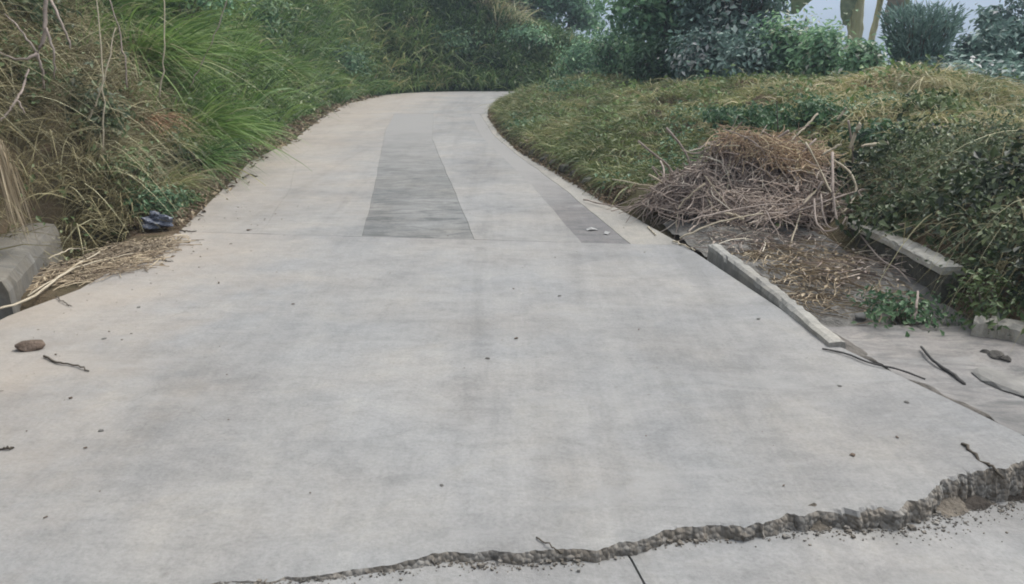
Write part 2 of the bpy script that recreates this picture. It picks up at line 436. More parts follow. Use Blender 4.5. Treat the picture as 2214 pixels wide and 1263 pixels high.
M['creeper'] = leaf_mat('green_creeper', [(0, (0.0294, 0.0699, 0.0405)), (0.5, (0.0736, 0.156, 0.0736)), (1, (0.184, 0.276, 0.147))], 0.25)
M['tree'] = leaf_mat('tree_leaves', [(0, (0.0638, 0.141, 0.0954)), (0.5, (0.166, 0.313, 0.182)), (0.85, (0.339, 0.528, 0.298)), (1, (0.6, 0.6, 0.518))], 0.3)
M['tree_blue'] = leaf_mat('bluish_leaves', [(0, (0.0655, 0.109, 0.106)), (0.5, (0.152, 0.247, 0.213)), (0.85, (0.31, 0.437, 0.389)), (1, (0.6, 0.6, 0.6))], 0.25)
M['tree_yellow'] = leaf_mat('fresh_leaves', [(0, (0.045, 0.0825, 0.03)), (0.5, (0.112, 0.188, 0.06)), (1, (0.255, 0.345, 0.128))], 0.35)
M['banana_stem'] = simple_mat('banana_stem', (0.4, 0.38, 0.22), (0.62, 0.59, 0.4), 5, 0.6, 0.2, 0.3, (4, 4, 0.3))
M['banana_leaf'] = leaf_mat('banana_leaf', [(0, (0.03, 0.055, 0.025)), (0.6, (0.09, 0.12, 0.06)), (1, (0.2, 0.22, 0.12))], 0.3, 0.45)
M['banana_dead'] = leaf_mat('dead_banana_leaf', [(0, (0.05, 0.05, 0.045)), (1, (0.2, 0.18, 0.14))], 0.2, 0.7)

# ground: bare earth, leaf mould and moss near; grown-over slopes far off
m, n, l, b = mat('ground_earth', 0.95, 0.1)
geo = n.new("ShaderNodeNewGeometry"); P = geo.outputs['Position']
z1 = noise(n, l, P, 1.1, 8, 0.65, 0.3)
r1 = ramp(n, [(0.3, (0.05, 0.042, 0.028)), (0.5, (0.11, 0.08, 0.054)), (0.72, (0.2, 0.14, 0.095))]); l.new(z1.outputs[0], r1.inputs[0])
z2 = noise(n, l, P, 0.75, 6, 0.65)
r2 = ramp(n, [(0.42, (0, 0, 0)), (0.6, (1, 1, 1))]); l.new(z2.outputs[0], r2.inputs[0])
near_c = mixc(n, l, r2.outputs[0], r1.outputs[0], (0.062, 0.058, 0.03))
z3 = noise(n, l, P, 0.02, 8, 0.68)
r3 = ramp(n, [(0.35, (0.025, 0.045, 0.02)), (0.55, (0.05, 0.075, 0.035)), (0.7, (0.1, 0.1, 0.06))]); l.new(z3.outputs[0], r3.inputs[0])
ln = n.new("ShaderNodeVectorMath"); ln.operation = 'LENGTH'; l.new(P, ln.inputs[0])
mr = n.new("ShaderNodeMapRange"); l.new(ln.outputs['Value'], mr.inputs[0]); mr.inputs[1].default_value = 11; mr.inputs[2].default_value = 26
gc = mixc(n, l, mr.outputs[0], near_c, r3.outputs[0])
l.new(gc, b.inputs['Base Color'])
bp = n.new("ShaderNodeBump"); bp.inputs['Strength'].default_value = 0.8; bp.inputs['Distance'].default_value = 0.04
z4 = noise(n, l, P, 14, 6, 0.7); l.new(z4.outputs[0], bp.inputs['Height']); l.new(bp.outputs[0], b.inputs['Normal'])
M['ground'] = m

# ------------------------------------------------------------------ road outline and terrain
OUT = np.array([(-3.15, -8), (-3.0, 0), (-2.95, 3), (-2.88, 4.4), (-2.74, 4.9), (-2.75, 6.55), (-2.91, 7.53), (-3.15, 9.0), (-3.42, 10.6), (-3.5, 13.2),
                (-3.99, 17.5), (-4.15, 21.0), (-3.85, 24.0), (-3.1, 25.5), (-1.8, 26.2), (0.3, 26.3), (3, 26), (8, 25.2), (16, 23.0)], float)
INN = np.array([(2.6, -8), (2.45, 0), (2.2, 2.2), (2.04, 2.92), (1.67, 3.96), (1.33, 6.07), (0.89, 8.0), (0.15, 11.52), (-0.17, 13.92), (-0.44, 17.0),
                (-0.48, 19.0), (-0.36, 20.6), (0.1, 21.7), (1.2, 22.3), (3.5, 22.2), (8, 21.2), (16, 19.0)], float)

def dist_poly(x, y, L):
    d = np.full(x.shape, 1e9); s = np.zeros(x.shape); acc = 0
    side = np.zeros(x.shape)
    for a, c in zip(L[:-1], L[1:]):
        v = c - a; ln = np.hypot(*v)
        t = np.clip(((x - a[0]) * v[0] + (y - a[1]) * v[1]) / ln ** 2, 0, 1)
        px, py = x - a[0] - t * v[0], y - a[1] - t * v[1]
        dd = np.hypot(px, py)
        k = dd < d - 1e-9
        d = np.where(k, dd, d); s = np.where(k, acc + t * ln, s)
        side = np.where(k, v[0] * py - v[1] * px, side)
        acc += ln
    return d, s, side

def inside(x, y):
    poly = np.vstack([OUT, INN[::-1]]); c = np.zeros(x.shape, bool)
    for a, b_ in zip(poly, np.roll(poly, -1, 0)):
        cond = ((a[1] > y) != (b_[1] > y)) & (x < (b_[0] - a[0]) * (y - a[1]) / (b_[1] - a[1] + 1e-12) + a[0])
        c ^= cond
    return c

MD = np.array([0, .15, .4, .8, 1.2, 1.36, 1.6, 2, 3, 5, 8, 15, 40, 90])
MY = np.array([-8, 2, 3.3, 4.4, 5.2, 6.2, 7.5, 10, 14, 19, 26])
MT = np.array([
    [-.12, -.14, -.2, -.25, -.3, -.32, -.35, -.4, -.6, -1.2, -3, -7, -20, -38],
    [-.12, -.14, -.2, -.25, -.28, -.3, -.3, -.3, -.3, -.6, -2.2, -6, -19, -38],
    [-.12, -.13, -.15, -.18, -.2, -.21, -.22, -.2, .1, -.1, -1.8, -6, -19, -38],
    [-.12, -.13, -.14, -.15, -.14, -.02, .2, .38, .4, .1, -1.4, -6, -19, -38],
    [-.12, -.12, -.12, -.1, -.05, .06, .32, .52, .5, .0, -1.4, -5.5, -19, -38],
    [-.1, -.08, -.05, -.04, -.02, .06, .22, .45, .62, .0, -1.4, -5, -18, -38],
    [-.03, .12, .16, .2, .25, .27, .3, .42, .78, .3, -1.2, -5, -18, -38],
    [-.03, .14, .19, .28, .40, .46, .54, .72, 1.14, 1.14, -2.8, -4, -18, -38],
    [-.03, .14, .21, .34, .42, .45, .49, .53, .56, .48, -1.2, -4.5, -18, -38],
    [-.03, .1, .22, .38, .5, .54, .58, .6, .55, .25, -.8, -5, -18, -38],
    [-.03, .1, .2, .3, .4, .42, .45, .45, .4, 0, -1.2, -5, -18, -38]])

def table(dd, yy):
    yy = np.clip(yy, MY[0], MY[-1]); i = np.clip(np.searchsorted(MY, yy) - 1, 0, len(MY) - 2)
    fy = (yy - MY[i]) / (MY[i + 1] - MY[i])
    dd = np.clip(dd, 0, MD[-1]); j = np.clip(np.searchsorted(MD, dd) - 1, 0, len(MD) - 2)
    fx = (dd - MD[j]) / (MD[j + 1] - MD[j])
    fx = fx
    return (MT[i, j] * (1 - fx) + MT[i, j + 1] * fx) * (1 - fy) + (MT[i + 1, j] * (1 - fx) + MT[i + 1, j + 1] * fx) * fy

BD = np.array([0, .3, .55, .9, 1.4, 2.2, 3.2, 5, 9, 20, 60, 200.])
BZ = np.array([-.03, .02, .14, .65, 1.35, 2.3, 3.2, 4.2, 5.6, 8.5, 16, 24.])

def ground_z(x, y, parts=False):
    x, y = np.asarray(x, float), np.asarray(y, float)
    do, so, sideo = dist_poly(x, y, OUT); di, si, _ = dist_poly(x, y, INN)
    ins = inside(x, y)
    bank = (~ins) & (do < di)
    # --- bank on the outside of the bend
    hs_ = np.interp(so, [0, 20, 30, 34, 36, 37.5, 39, 41, 44, 50], [1, 1.05, 1.25, 1.3, 1.1, .75, .5, .33, .22, .15])
    zb = np.interp(do, BD, BZ)
    zb = np.where(zb > 0, zb * np.where(do > 0.3, hs_, 1), zb)
    zb = np.where(do > .5, np.minimum(zb, np.interp(so, [33, 34.5, 36, 37.5, 39, 41, 44, 50], [40, 5.5, 2.7, 1.5, .9, .5, .4, .3]) + .1), zb)
    gate = sm(0.3, 1.2, do)
    zb = zb + gate * (0.5 * fbm(x * 0.55, y * 0.55) + 0.16 * fbm(x * 2.3, y * 2.3))
    # ditch behind and in front of the culvert block
    ditch = sm(4.9, 5.2, y) * sm(7.0, 6.5, y) * sm(.42, .5, do) * sm(1.15, .75, do)
    zb = zb * (1 - ditch) + ditch * -0.45
    hole = sm(2.6, 3.2, y) * sm(4.75, 4.6, y) * sm(.02, .1, do) * sm(1.6, 1.1, do)
    zb = zb * (1 - hole) + hole * -0.5
    blk = sm(4.5, 4.6, y) * sm(7.0, 6.7, y) * sm(.55, .48, do)
    zb = zb * (1 - blk) + blk * np.minimum(zb, -0.02)
    # falls away again far to the right
    far_r = sm(6, 60, x)
    zb = zb * (1 - far_r) + far_r * (-(x - 6) * 0.42)
    # --- mound and valley on the inside
    zm = table(di, np.minimum(y, 26)) + sm(0.15, 1.0, di) * (0.3 * fbm(x * 0.8 + 9, y * 0.8) + 0.16 * fbm(x * 2.7, y * 2.7)) * sm(5.6, 7.0, y + 0.6 * di)
    z = np.where(bank, zb, zm)
    edge = np.minimum(do, di)
    z = np.where(ins, -0.035 - 0.32 * sm(0.1, 0.3, edge) , z)
    # --- far valley and hazy hills
    r = np.hypot(x, y)
    th = np.arctan2(x, y)
    hills = np.interp(r, [0, 60, 160, 420, 800, 1250, 1700, 2600], [0, 0, -38, -45, -25, 42, 66, 58]) + sm(200, 900, r) * (fbm(th * 7 + 3, r / 500, 4) * 46) * (0.35 + 0.65 * sm(700, 1400, r))
    w = sm(55, 150, r) * np.where(th > -0.15, sm(-0.15, 0.02, th), 0) * np.where(th < 2.2, 1, sm(2.9, 2.2, th))
    return z * (1 - w) + hills * w

def axis(lo, hi, step, far_lo, far_hi):
    c = list(np.arange(lo, hi + 1e-6, step)); s = step
    a = [lo]
    while a[-1] > far_lo: s *= 1.14; a.append(a[-1] - s)
    s = step; b_ = [hi]
    while b_[-1] < far_hi: s *= 1.14; b_.append(b_[-1] + s)
    return np.array(a[:0:-1] + c + b_[1:])

gx, gy = axis(-7.5, 8.5, 0.1, -1900, 1900), axis(-1, 28, 0.1, -1900, 1900)
X, Y = np.meshgrid(gx, gy)
Z = ground_z(X, Y)
nx, ny = len(gx), len(gy)
i, j = np.meshgrid(np.arange(nx - 1), np.arange(ny - 1)); q = (j * nx + i).ravel()
ground = link('ground', npmesh('ground', np.stack([X, Y, Z], 2).reshape(-1, 3), np.stack([q, q + 1, q + nx + 1, q + nx], 1), smooth=True), M['ground'])
tag(ground, kind='structure')

# ------------------------------------------------------------------ haze over the valley
HAZE = True
if HAZE:
    m = bpy.data.materials.new('haze_air'); m.use_nodes = True
    n, l = m.node_tree.nodes, m.node_tree.links
    n.remove(n["Principled BSDF"])
    pv = n.new("ShaderNodeVolumePrincipled")
    pv.inputs['Color'].default_value = (0.68, 0.82, 1.0, 1); pv.inputs['Density'].default_value = 0.0023
    pv.inputs['Anisotropy'].default_value = 0.1
    l.new(pv.outputs[0], n["Material Output"].inputs['Volume'])
    zmax = float(max(Z.max(), 20)) + 6; zmin = float(Z.min()) - 1.0
    bm = bmesh.new(); bmesh.ops.create_cube(bm, size=1.0)
    me = bpy.data.meshes.new('haze')
    ex = max(-gx[0], gx[-1], -gy[0], gy[-1]) + 60
    for v in bm.verts: v.co = Vector((v.co.x * 2 * ex, v.co.y * 2 * ex, zmin + (v.co.z + .5) * (zmax - zmin)))
    bm.to_mesh(me); bm.free()
    tag(link('haze', me, m), kind='stuff')

# ------------------------------------------------------------------ road slabs
def xl(L, y):                               # x of an edge polyline at distance y (along the straight part)
    k = L[:, 1]; kk = k[:13] if L is OUT else k[:12]
    return np.interp(y, kk, L[:len(kk), 0])

def slab_grid(name, left, right, ys, ztop, thick, material, parent, res=0.16, label=None, mat_side=None, top_jit=0.002):
    """left, right: functions y->x (or arrays per ys); a slab with real thickness and slightly worn arrises"""
    nu = max(2, int(np.ceil(np.max(np.abs(right - left)) / res)) + 1)
    u = np.linspace(0, 1, nu)
    Xs = left[:, None] * (1 - u) + right[:, None] * u
    Ys = ys if ys.ndim == 2 else np.repeat(ys[:, None], nu, 1)
    if ys.ndim == 2 and ys.shape[1] == 2: Ys = ys[:, :1] * (1 - u) + ys[:, 1:] * u
    Zs = ztop(Xs, Ys) + top_jit * fbm(Xs * 3, Ys * 3) * 2
    nv = len(left)
    top = np.stack([Xs, Ys, Zs], 2)
    ring = [(a, 0) for a in range(nv)] + [(nv - 1, c) for c in range(1, nu)] + [(a, nu - 1) for a in range(nv - 2, -1, -1)] + [(0, c) for c in range(nu - 2, 0, -1)]
    V = top.reshape(-1, 3)
    aa, cc = np.meshgrid(np.arange(nv - 1), np.arange(nu - 1), indexing='ij'); q = (aa * nu + cc).ravel()
    F = np.stack([q, q + 1, q + nu + 1, q + nu], 1)
    rp = np.array([top[a, c] for a, c in ring]); ri = np.array([a * nu + c for a, c in ring])
    cen = rp.mean(0)
    low = rp.copy(); low[:, 2] -= thick
    mid = rp.copy(); mid[:, 2] -= thick * 0.35
    V2 = np.vstack([V, mid, low]); k = len(ring); o = len(V)
    e = np.arange(k); e2 = (e + 1) % k
    S = np.vstack([np.stack([ri[e], ri[e2], o + e2, o + e], 1), np.stack([o + e, o + e2, o + k + e2, o + k + e], 1)])
    me = npmesh(name, V2, np.vstack([F, S]))
    me.materials.append(material)
    if mat_side is not None:
        me.materials.append(mat_side)
        mi = np.zeros(len(F) + len(S), np.int32); mi[len(F):] = 1
        me.polygons.foreach_set('material_index', mi)
    o_ = link(name, me, None, parent)
    if label: o_['label'] = label
    return o_

# the bed under the slabs
poly = np.vstack([OUT, INN[::-1]])
bm = bmesh.new()
f = bm.faces.new([bm.verts.new((p[0], p[1], -0.2)) for p in poly])
bmesh.ops.triangulate(bm, faces=[f])
me = bpy.data.meshes.new('road'); bm.to_mesh(me); bm.free()
road = tag(link('road', me, M['bed']), kind='structure')

flat = lambda x, y: np.zeros_like(x)
# broken edge of the middle slab (photo survey), and the sunk nearest slab in front of it
CR = np.array([(-3.0, 1.80), (-2.2, 1.86), (-1.4, 1.93), (-.72, 2.02), (-.45, 2.07), (-.22, 2.14), (-.12, 2.135), (-.01, 2.14), (.12, 2.15), (.21, 2.165), (.32, 2.21), (.43, 2.25), (.55, 2.285), (.74, 2.31), (.95, 2.355), (1.16, 2.385),
               (1.3, 2.41), (1.42, 2.45), (1.55, 2.53), (1.65, 2.585), (1.78, 2.66), (1.89, 2.69), (2.12, 2.72)])
def joint_y(x): return 6.22 - 0.115 * x

nxs = 520
def jagged(x, lo, hi, amp, seed):
    r_ = np.random.default_rng(seed); k = [x.min() - .1]
    while k[-1] < x.max() + .1: k.append(k[-1] + r_.uniform(lo, hi))
    return np.interp(x, k, r_.normal(0, amp, len(k)))
us = np.linspace(0, 1, nxs)
def middle_slab():
    ny_ = 46
    xs0 = -2.97 + us * (2.12 + 2.97)
    y0 = np.interp(xs0, CR[:, 0], CR[:, 1]) + (jagged(xs0, .05, .3, .016, 4) + jagged(xs0, .012, .07, .009, 5) + jagged(xs0, .005, .02, .004, 6)) * (.45 + .75 * sm(-1.0, 1.2, xs0))
    t = np.linspace(0, 1, ny_) ** 1.5
    V = np.zeros((ny_, nxs, 3))
    for a, tt in enumerate(t):
        if tt < 1e-9:
            V[a, :, 0], V[a, :, 1] = xs0, y0
        xj = xl(OUT, 6.54) * (1 - us) + xl(INN, 6.07) * us
        ytop = joint_y(xj)
        yy = y0 * (1 - tt) + ytop * tt
        le, re = xl(OUT, yy), xl(INN, yy) - 0.005
        V[a, :, 0] = le * (1 - us) + re * us
        V[a, :, 1] = yy
    V[..., 2] = 0.004 * fbm(V[..., 0] * 1.2, V[..., 1] * 1.2)
    # the right front corner of the slab has sagged and crumbled a little
    V[0, :, 2] -= np.abs(jagged(xs0, .01, .09, .006, 9)) * (.4 + sm(.2, 1.8, xs0))
    V[1, :, 2] -= 0.002 * sm(.2, 1.8, xs0)
    aa, cc = np.meshgrid(np.arange(ny_ - 1), np.arange(nxs - 1), indexing='ij'); q = (aa * nxs + cc).ravel()
    F = np.stack([q, q + 1, q + nxs + 1, q + nxs], 1)
    # broken face: three rows below the front edge, ragged
    rows = []
    for k, (dz, dy) in enumerate([(0.018, 0.012), (0.045, 0.022), (0.085, 0.034), (0.2, 0.05)]):
        r = V[0].copy(); r[:, 2] -= dz; r[:, 1] -= dy * .6 + .5 * np.abs(jagged(xs0, .008, .06, .014 + .004 * k, 20 + k)); r[:, 2] += .5 * jagged(xs0, .008, .05, .012, 40 + k); r[:, 0] += .4 * jagged(xs0, .006, .03, .01, 60 + k)
        rows.append(r)
    base = ny_ * nxs
    VV = np.vstack([V.reshape(-1, 3)] + rows)
    S = []
    prev = np.arange(nxs)
    for k in range(4):
        cur = base + k * nxs + np.arange(nxs)
        S.append(np.stack([prev[:-1], cur[:-1], cur[1:], prev[1:]], 1)); prev = cur
    # sides
    for col_ in (0, nxs - 1):
        ids = np.arange(ny_) * nxs + col_
        lo = V[:, col_].copy(); lo[:, 2] -= 0.18
        o = len(VV); VV = np.vstack([VV, lo]); lo_i = o + np.arange(ny_)
        S.append(np.stack([ids[:-1], ids[1:], lo_i[1:], lo_i[:-1]], 1))
    S = np.vstack(S)
    me = npmesh('slab', VV, np.vstack([F, S])); me.materials.append(M['road']); me.materials.append(M['broken'])
    mi = np.zeros(len(F) + len(S), np.int32); mi[len(F):] = 1
    me.polygons.foreach_set('material_index', mi)
    o_ = link('slab', me, None, road)
    o_['label'] = 'wide pale concrete slab with a ragged broken front edge'
    return xs0, y0


xs0, y0 = middle_slab()

def near_z(x, y):
    return -0.004 - np.interp(x, [-3, -.75, -.2, .3, 1.0, 1.4, 1.75, 2.3], [0, .002, .021, .033, .046, .07, .115, .16]) + 0.01 * (y - 2) * 0 + 0.004 * fbm(x * 2, y * 2)

# nearest slab: two pieces either side of a hairline joint running towards the camera
def near_piece(x0f, x1f, label):
    nv, nu = 40, 60
    u = np.linspace(0, 1, nu)
    V = np.zeros((nv, nu, 3))
    for a, tt in enumerate(np.linspace(0, 1, nv)):
        yb = -7.5
        yt = None
        # iterate x at the top edge
        xa, xb = x0f(2.2), x1f(2.2)
        xx = xa * (1 - u) + xb * u
        ytop = np.interp(xx, CR[:, 0], CR[:, 1]) + 0.06
        yy = yb * (1 - tt ** .5) + ytop * tt ** .5
        V[a, :, 0] = np.array([x0f(v) for v in yy]) * (1 - u) + np.array([x1f(v) for v in yy]) * u
        V[a, :, 1] = yy
    V[..., 2] = near_z(V[..., 0], V[..., 1])
    aa, cc = np.meshgrid(np.arange(nv - 1), np.arange(nu - 1), indexing='ij'); q = (aa * nu + cc).ravel()
    F = np.stack([q, q + 1, q + nu + 1, q + nu], 1)
    VV = V.reshape(-1, 3); S = []
    for ids in (np.arange(nv) * nu, np.arange(nv) * nu + nu - 1, (nv - 1) * nu + np.arange(nu)):
        lo = VV[ids].copy(); lo[:, 2] -= 0.15; o = len(VV); VV = np.vstack([VV, lo]); k = o + np.arange(len(ids))
        S.append(np.stack([ids[:-1], ids[1:], k[1:], k[:-1]], 1))
    me = npmesh('slab', VV, np.vstack([F] + S)); me.materials.append(M['road'])
    link('slab', me, None, road)['label'] = label
jx = lambda y: 0.345 - 0.36 * (y - 2.2) + 0.02 * math.sin(y * 9)     # hairline joint
near_piece(lambda y: float(xl(OUT, y)), lambda y: jx(y) - 0.004, 'nearest concrete slab left of its hairline crack')
near_piece(lambda y: jx(y) + 0.004, lambda y: float(xl(INN, y)) - 0.02, 'nearest concrete slab, sunk at its right side')

# lanes beyond the cross joint
YE = 18.0
def lane(name, lf, rf, material, label, y0f, z=0.0, gap=0.0022):
    t = np.linspace(0, 1, 110) ** 1.3
    ya, yb = y0f
    # rows follow the skew of the cross joint
    yl = ya[0] * (1 - t) + yb * t; yr = ya[1] * (1 - t) + yb * t
    L_ = np.array([lf(v) for v in yl]) + gap / 2; R_ = np.array([rf(v) for v in yr]) - gap / 2
    return slab_grid(name, L_, R_, np.stack([yl, yr], 1), lambda x, y: np.zeros_like(x) + z + 0.004 * fbm(x * 1.2, y * 1.2), 0.15, material, road, 0.14, label)
curve = lambda pts: (lambda y: float(np.interp(y, [p[1] for p in pts], [p[0] for p in pts])))
c_out = lambda y: float(xl(OUT, y))
c_shoulder = curve([(-2.05, 6.4), (-2.35, 8.5), (-2.9, 11), (-3.05, 13.2), (-3.5, 17.5), (-3.6, 18.5)])
c_ml = curve([(-1.2, 6.3), (-1.42, 8.2), (-1.72, 10.5), (-2.25, 14.6), (-2.6, 18.5)])
c_mr = curve([(-.29, 6.2), (-.5, 7.7), (-.83, 10), (-1.29, 13.2), (-1.75, 18.5)])
c_sl = curve([(.55, 6.1), (.22, 8.8), (-.12, 11), (-.5, 13.5), (-.95, 18.5)])
c_sr = curve([(.94, 6.0), (.52, 8.8), (.12, 11), (-.28, 13.5), (-.75, 18.5)])
def ragged(f, k): return lambda y: f(y) + .012 * float(fbm(np.array([y * 2.3]), np.array([k * 3.7 + .2]), 4)[0])
c_shoulder, c_ml, c_mr, c_sl, c_sr = (ragged(f, k) for k, f in enumerate((c_shoulder, c_ml, c_mr, c_sl, c_sr)))
c_inn = lambda y: float(xl(INN, y)) - 0.004
jg = 0.0015
def jy(f): 
    y = 6.3
    for _ in range(5): y = joint_y(f(y)) + jg
    return y
ends = {}
for nm, lf, rf, mm, lab in (('slab', c_out, c_shoulder, M['road2'], 'narrow concrete shoulder strip along the left bank'),
                            ('slab', c_shoulder, c_ml, M['road2'], 'pale concrete wheel track left of the dark centre strip'),
                            ('slab', c_ml, c_mr, M['strip'], 'darker rough concrete strip down the middle'),
                            ('slab', c_mr, c_sl, M['road2'], 'pale concrete wheel track right of the dark centre strip'),
                            ('slab', c_sl, c_sr, M['strip2'], 'narrow grey strip near the right edge'),
                            ('slab', c_sr, c_inn, M['edge'], 'pale concrete edge strip beside the grassy mound')):
    lane(nm, lf, rf, mm, lab, ((jy(lf), jy(rf)), YE), z=-0.002 if mm in (M['strip'], M['strip2']) else 0.0)
# upper slab round the bend
kO = np.vstack([[(c_out(YE + .01), YE + .01)], OUT[11:]]); kI = np.vstack([[(c_inn(YE + .01), YE + .01)], INN[10:]])
pO, pI = spline(np.c_[kO, np.zeros(len(kO))], 60), spline(np.c_[kI, np.zeros(len(kI))], 60)
nu = 24; u = np.linspace(0, 1, nu)[None, :, None]
T = pO[:, None] * (1 - u) + pI[:, None] * u
T[..., 2] = 0.004 * fbm(T[..., 0] * 1.2, T[..., 1] * 1.2)
aa, cc = np.meshgrid(np.arange(59), np.arange(nu - 1), indexing='ij'); q = (aa * nu + cc).ravel()
V = T.reshape(-1, 3); F = [np.stack([q, q + 1, q + nu + 1, q + nu], 1)]
for ids in (np.arange(60) * nu, np.arange(60) * nu + nu - 1, np.arange(nu)):
    lo = V[ids].copy(); lo[:, 2] -= .15; o = len(V); V = np.vstack([V, lo]); k = o + np.arange(len(ids))
    F.append(np.stack([ids[:-1], ids[1:], k[1:], k[:-1]], 1))
link('slab', npmesh('slab', V, np.vstack(F)), M['road2'], road)['label'] = 'concrete slab turning right round the far bend'

# ------------------------------------------------------------------ concrete kerbs, walls, apron
def rough_prism(name, pts, w, z0, z1, material, jit=0.008, taper=0.0, wl=0.5):
    """wall along a polyline (top centre line), width w; worn arrises"""
    p = spline(pts, 40); T = unit(np.gradient(p[:, :2], axis=0)); N = np.stack([T[:, 1], -T[:, 0]], 1)
    prof = [(-.5, 0), (-.5, .55), (-.5, .86), (-.44, .97), (-.2, 1.0), (.2, 1.0), (.44, .97), (.5, .86), (.5, .5), (.5, 0)]
    k = len(prof); V = np.zeros((40, k, 3))
    zt = p[:, 2] if pts and len(pts[0]) > 2 else np.full(40, z1)
    for j_, (a, h) in enumerate(prof):
        ww = w * (1 + taper * (1 - h))
        V[:, j_, :2] = p[:, :2] + N * a * ww
        V[:, j_, 2] = z0 + (zt - z0) * h
    s = np.arange(40)[:, None] * .35 + np.zeros((1, k)); kk = np.arange(k)[None] * 1.7 + np.zeros((40, 1))
    V += jit * np.stack([fbm(s + c * 31, kk, 3) for c in range(3)], 2) * 1.6
    r_ = np.random.default_rng(int(abs(p[0, 0] * 1000)) + 5)
    for e_, sg in ((2, 1), (3, 1), (6, -1), (7, -1)):
        ch = np.abs(r_.normal(0, 1, 40)) ** 2 * .002 + (r_.random(40) < .08) * r_.uniform(.004, .014, 40)
        V[:, e_, :2] += N * (sg * ch * .7)[:, None]; V[:, e_, 2] -= ch
    V[0, :, :2] += T[0] * 0.012 * (rng.random(k)[:, None] - .3); V[-1, :, :2] += T[-1] * 0.012 * (rng.random(k)[:, None] - .3)
    F = [np.array([[a * k + c, a * k + c + 1, (a + 1) * k + c + 1, (a + 1) * k + c] for a in range(39) for c in range(k - 1)])]
    VV = V.reshape(-1, 3)
    for row, flip in ((0, 0), (39, 1)):      # end faces as quads between mirrored profile points
        r = row * k + np.arange(k)
        F.append(np.array([[r[c], r[c + 1], r[k - 2 - c], r[k - 1 - c]] for c in range(k // 2 - 1)]))
    return link(name, npmesh(name, VV, np.vstack(F)), material)

# left: kerb block over the culvert mouth
a, c = g(30, 660), g(128, 535)
dirv = unit(c - a); nrm = np.array([-dirv[1], dirv[0], 0])
mid = [a + nrm * .21, (a + c) / 2 + nrm * .21, c + nrm * .21 + dirv * 0.15]
blk = rough_prism('culvert_block', [tuple(p[:2]) for p in [np.append(q_[:2], 0) for q_ in mid]] and [(p[0], p[1], .17) for p in mid], .40, -.42, .17, M['block'], 0.005)
tag(blk, 'weathered grey concrete kerb block over the drain at the left road edge', 'kerb block')
# right: low kerb wall along the drain
kp = [g(1528, 527, .07), g(1640, 605, .07), g(1790, 722, .07)]
kp = [np.array([p[0] + .055, p[1], .07 - .02 * i_]) for i_, p in enumerate(kp)]
kerb = rough_prism('drain_kerb', [tuple(p) for p in kp], .10, -.22, .065, M['kerb'], 0.005)
tag(kerb, 'low pale concrete kerb between the road and the littered drain', 'kerb')
# drain wall on the bank side
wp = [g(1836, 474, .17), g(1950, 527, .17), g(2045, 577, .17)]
dw = empty('drain_wall', (float(wp[1][0]) + .05, float(wp[1][1]), -.2), 'drain wall, mossy side darkened as painted shade, with a thin pale coping under the brambles on the right', 'wall')
M['shaded_moss_wall'] = simple_mat('shaded_mossy_masonry', (0.045, 0.045, 0.036), (0.13, 0.125, 0.105), 7, .95, .8)  # moss tone, with the shade on the wall side painted into it
cp_ = rough_prism('coping', [(p[0] + .05, p[1], .172) for p in wp], .15, .118, .172, M['wall'], 0.005)  # pale top split off so only the side below carries the painted shade
bd_ = rough_prism('body', [(p[0] + .05, p[1], .116) for p in wp], .12, -.3, .116, M['shaded_moss_wall'], 0.008)
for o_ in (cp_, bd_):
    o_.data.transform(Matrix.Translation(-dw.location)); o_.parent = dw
wp = [g(2100, 688, .02), g(2200, 706, .02), g(2420, 800, .02)]
d2 = rough_prism('drain_headwall', [(p[0] + .05, p[1] + .05, .02) for p in wp], .16, -.5, .02, M['wall'], 0.01)
d2.data.polygons.foreach_set('use_smooth', np.zeros(len(d2.data.polygons), bool)); tag(d2, 'short curved concrete wall end at the right picture edge below the brambles', 'wall')

# apron: concrete of the drain mouth, dipping to the right
ap = [(1790, 742), (1830, 700), (1950, 690), (2080, 690), (2150, 720), (2230, 800), (2330, 960), (2240, 945), (2120, 880), (2000, 826), (1900, 790)]
APL = np.array([g(*p, -.05)[:2] for p in ap])
x0_, x1_, y0_, y1_ = APL[:, 0].min(), APL[:, 0].max() + .3, APL[:, 1].min() - .2, APL[:, 1].max()
def apron_z(x, y):
    d = dist_poly(x, y, INN)[0]
    return -.035 - .05 * sm(0, .25, d) - .10 * sm(.2, 1.4, d) * sm(4.3, 3.0, y) + .05 * sm(.7, 1.0, d) * sm(3.1, 3.6, y) * sm(4.3, 3.9, y) + 0.012 * fbm(x * 4, y * 4)
nn = 70
U_, V_ = np.meshgrid(np.linspace(0, 1, nn), np.linspace(0, 1, nn))
YY = 2.35 + V_ * (4.45 - 2.35)
XX = xl(INN, YY.ravel()).reshape(YY.shape) + 0.004 + U_ * (0.55 + 0.9 * sm(2.4, 3.3, YY) - .25 * sm(3.9, 4.45, YY)) * (1 + .12 * vnoise(YY * 4, YY * 0))
ZZ = apron_z(XX, YY)
q = (np.arange(nn - 1)[:, None] * nn + np.arange(nn - 1)[None]).ravel()
V = np.stack([XX, YY, ZZ], 2).reshape(-1, 3); F = [np.stack([q, q + 1, q + nn + 1, q + nn], 1)]
for ids in (np.arange(nn) * nn, np.arange(nn) * nn + nn - 1, np.arange(nn), (nn - 1) * nn + np.arange(nn)):
    lo = V[ids].copy(); lo[:, 2] -= .3; o = len(V); V = np.vstack([V, lo]); k = o + np.arange(len(ids))
    F.append(np.stack([ids[:-1], ids[1:], k[1:], k[:-1]], 1))
apron = tag(link('drain_apron', npmesh('drain_apron', V, np.vstack(F), smooth=False), M['apron']), kind='structure')

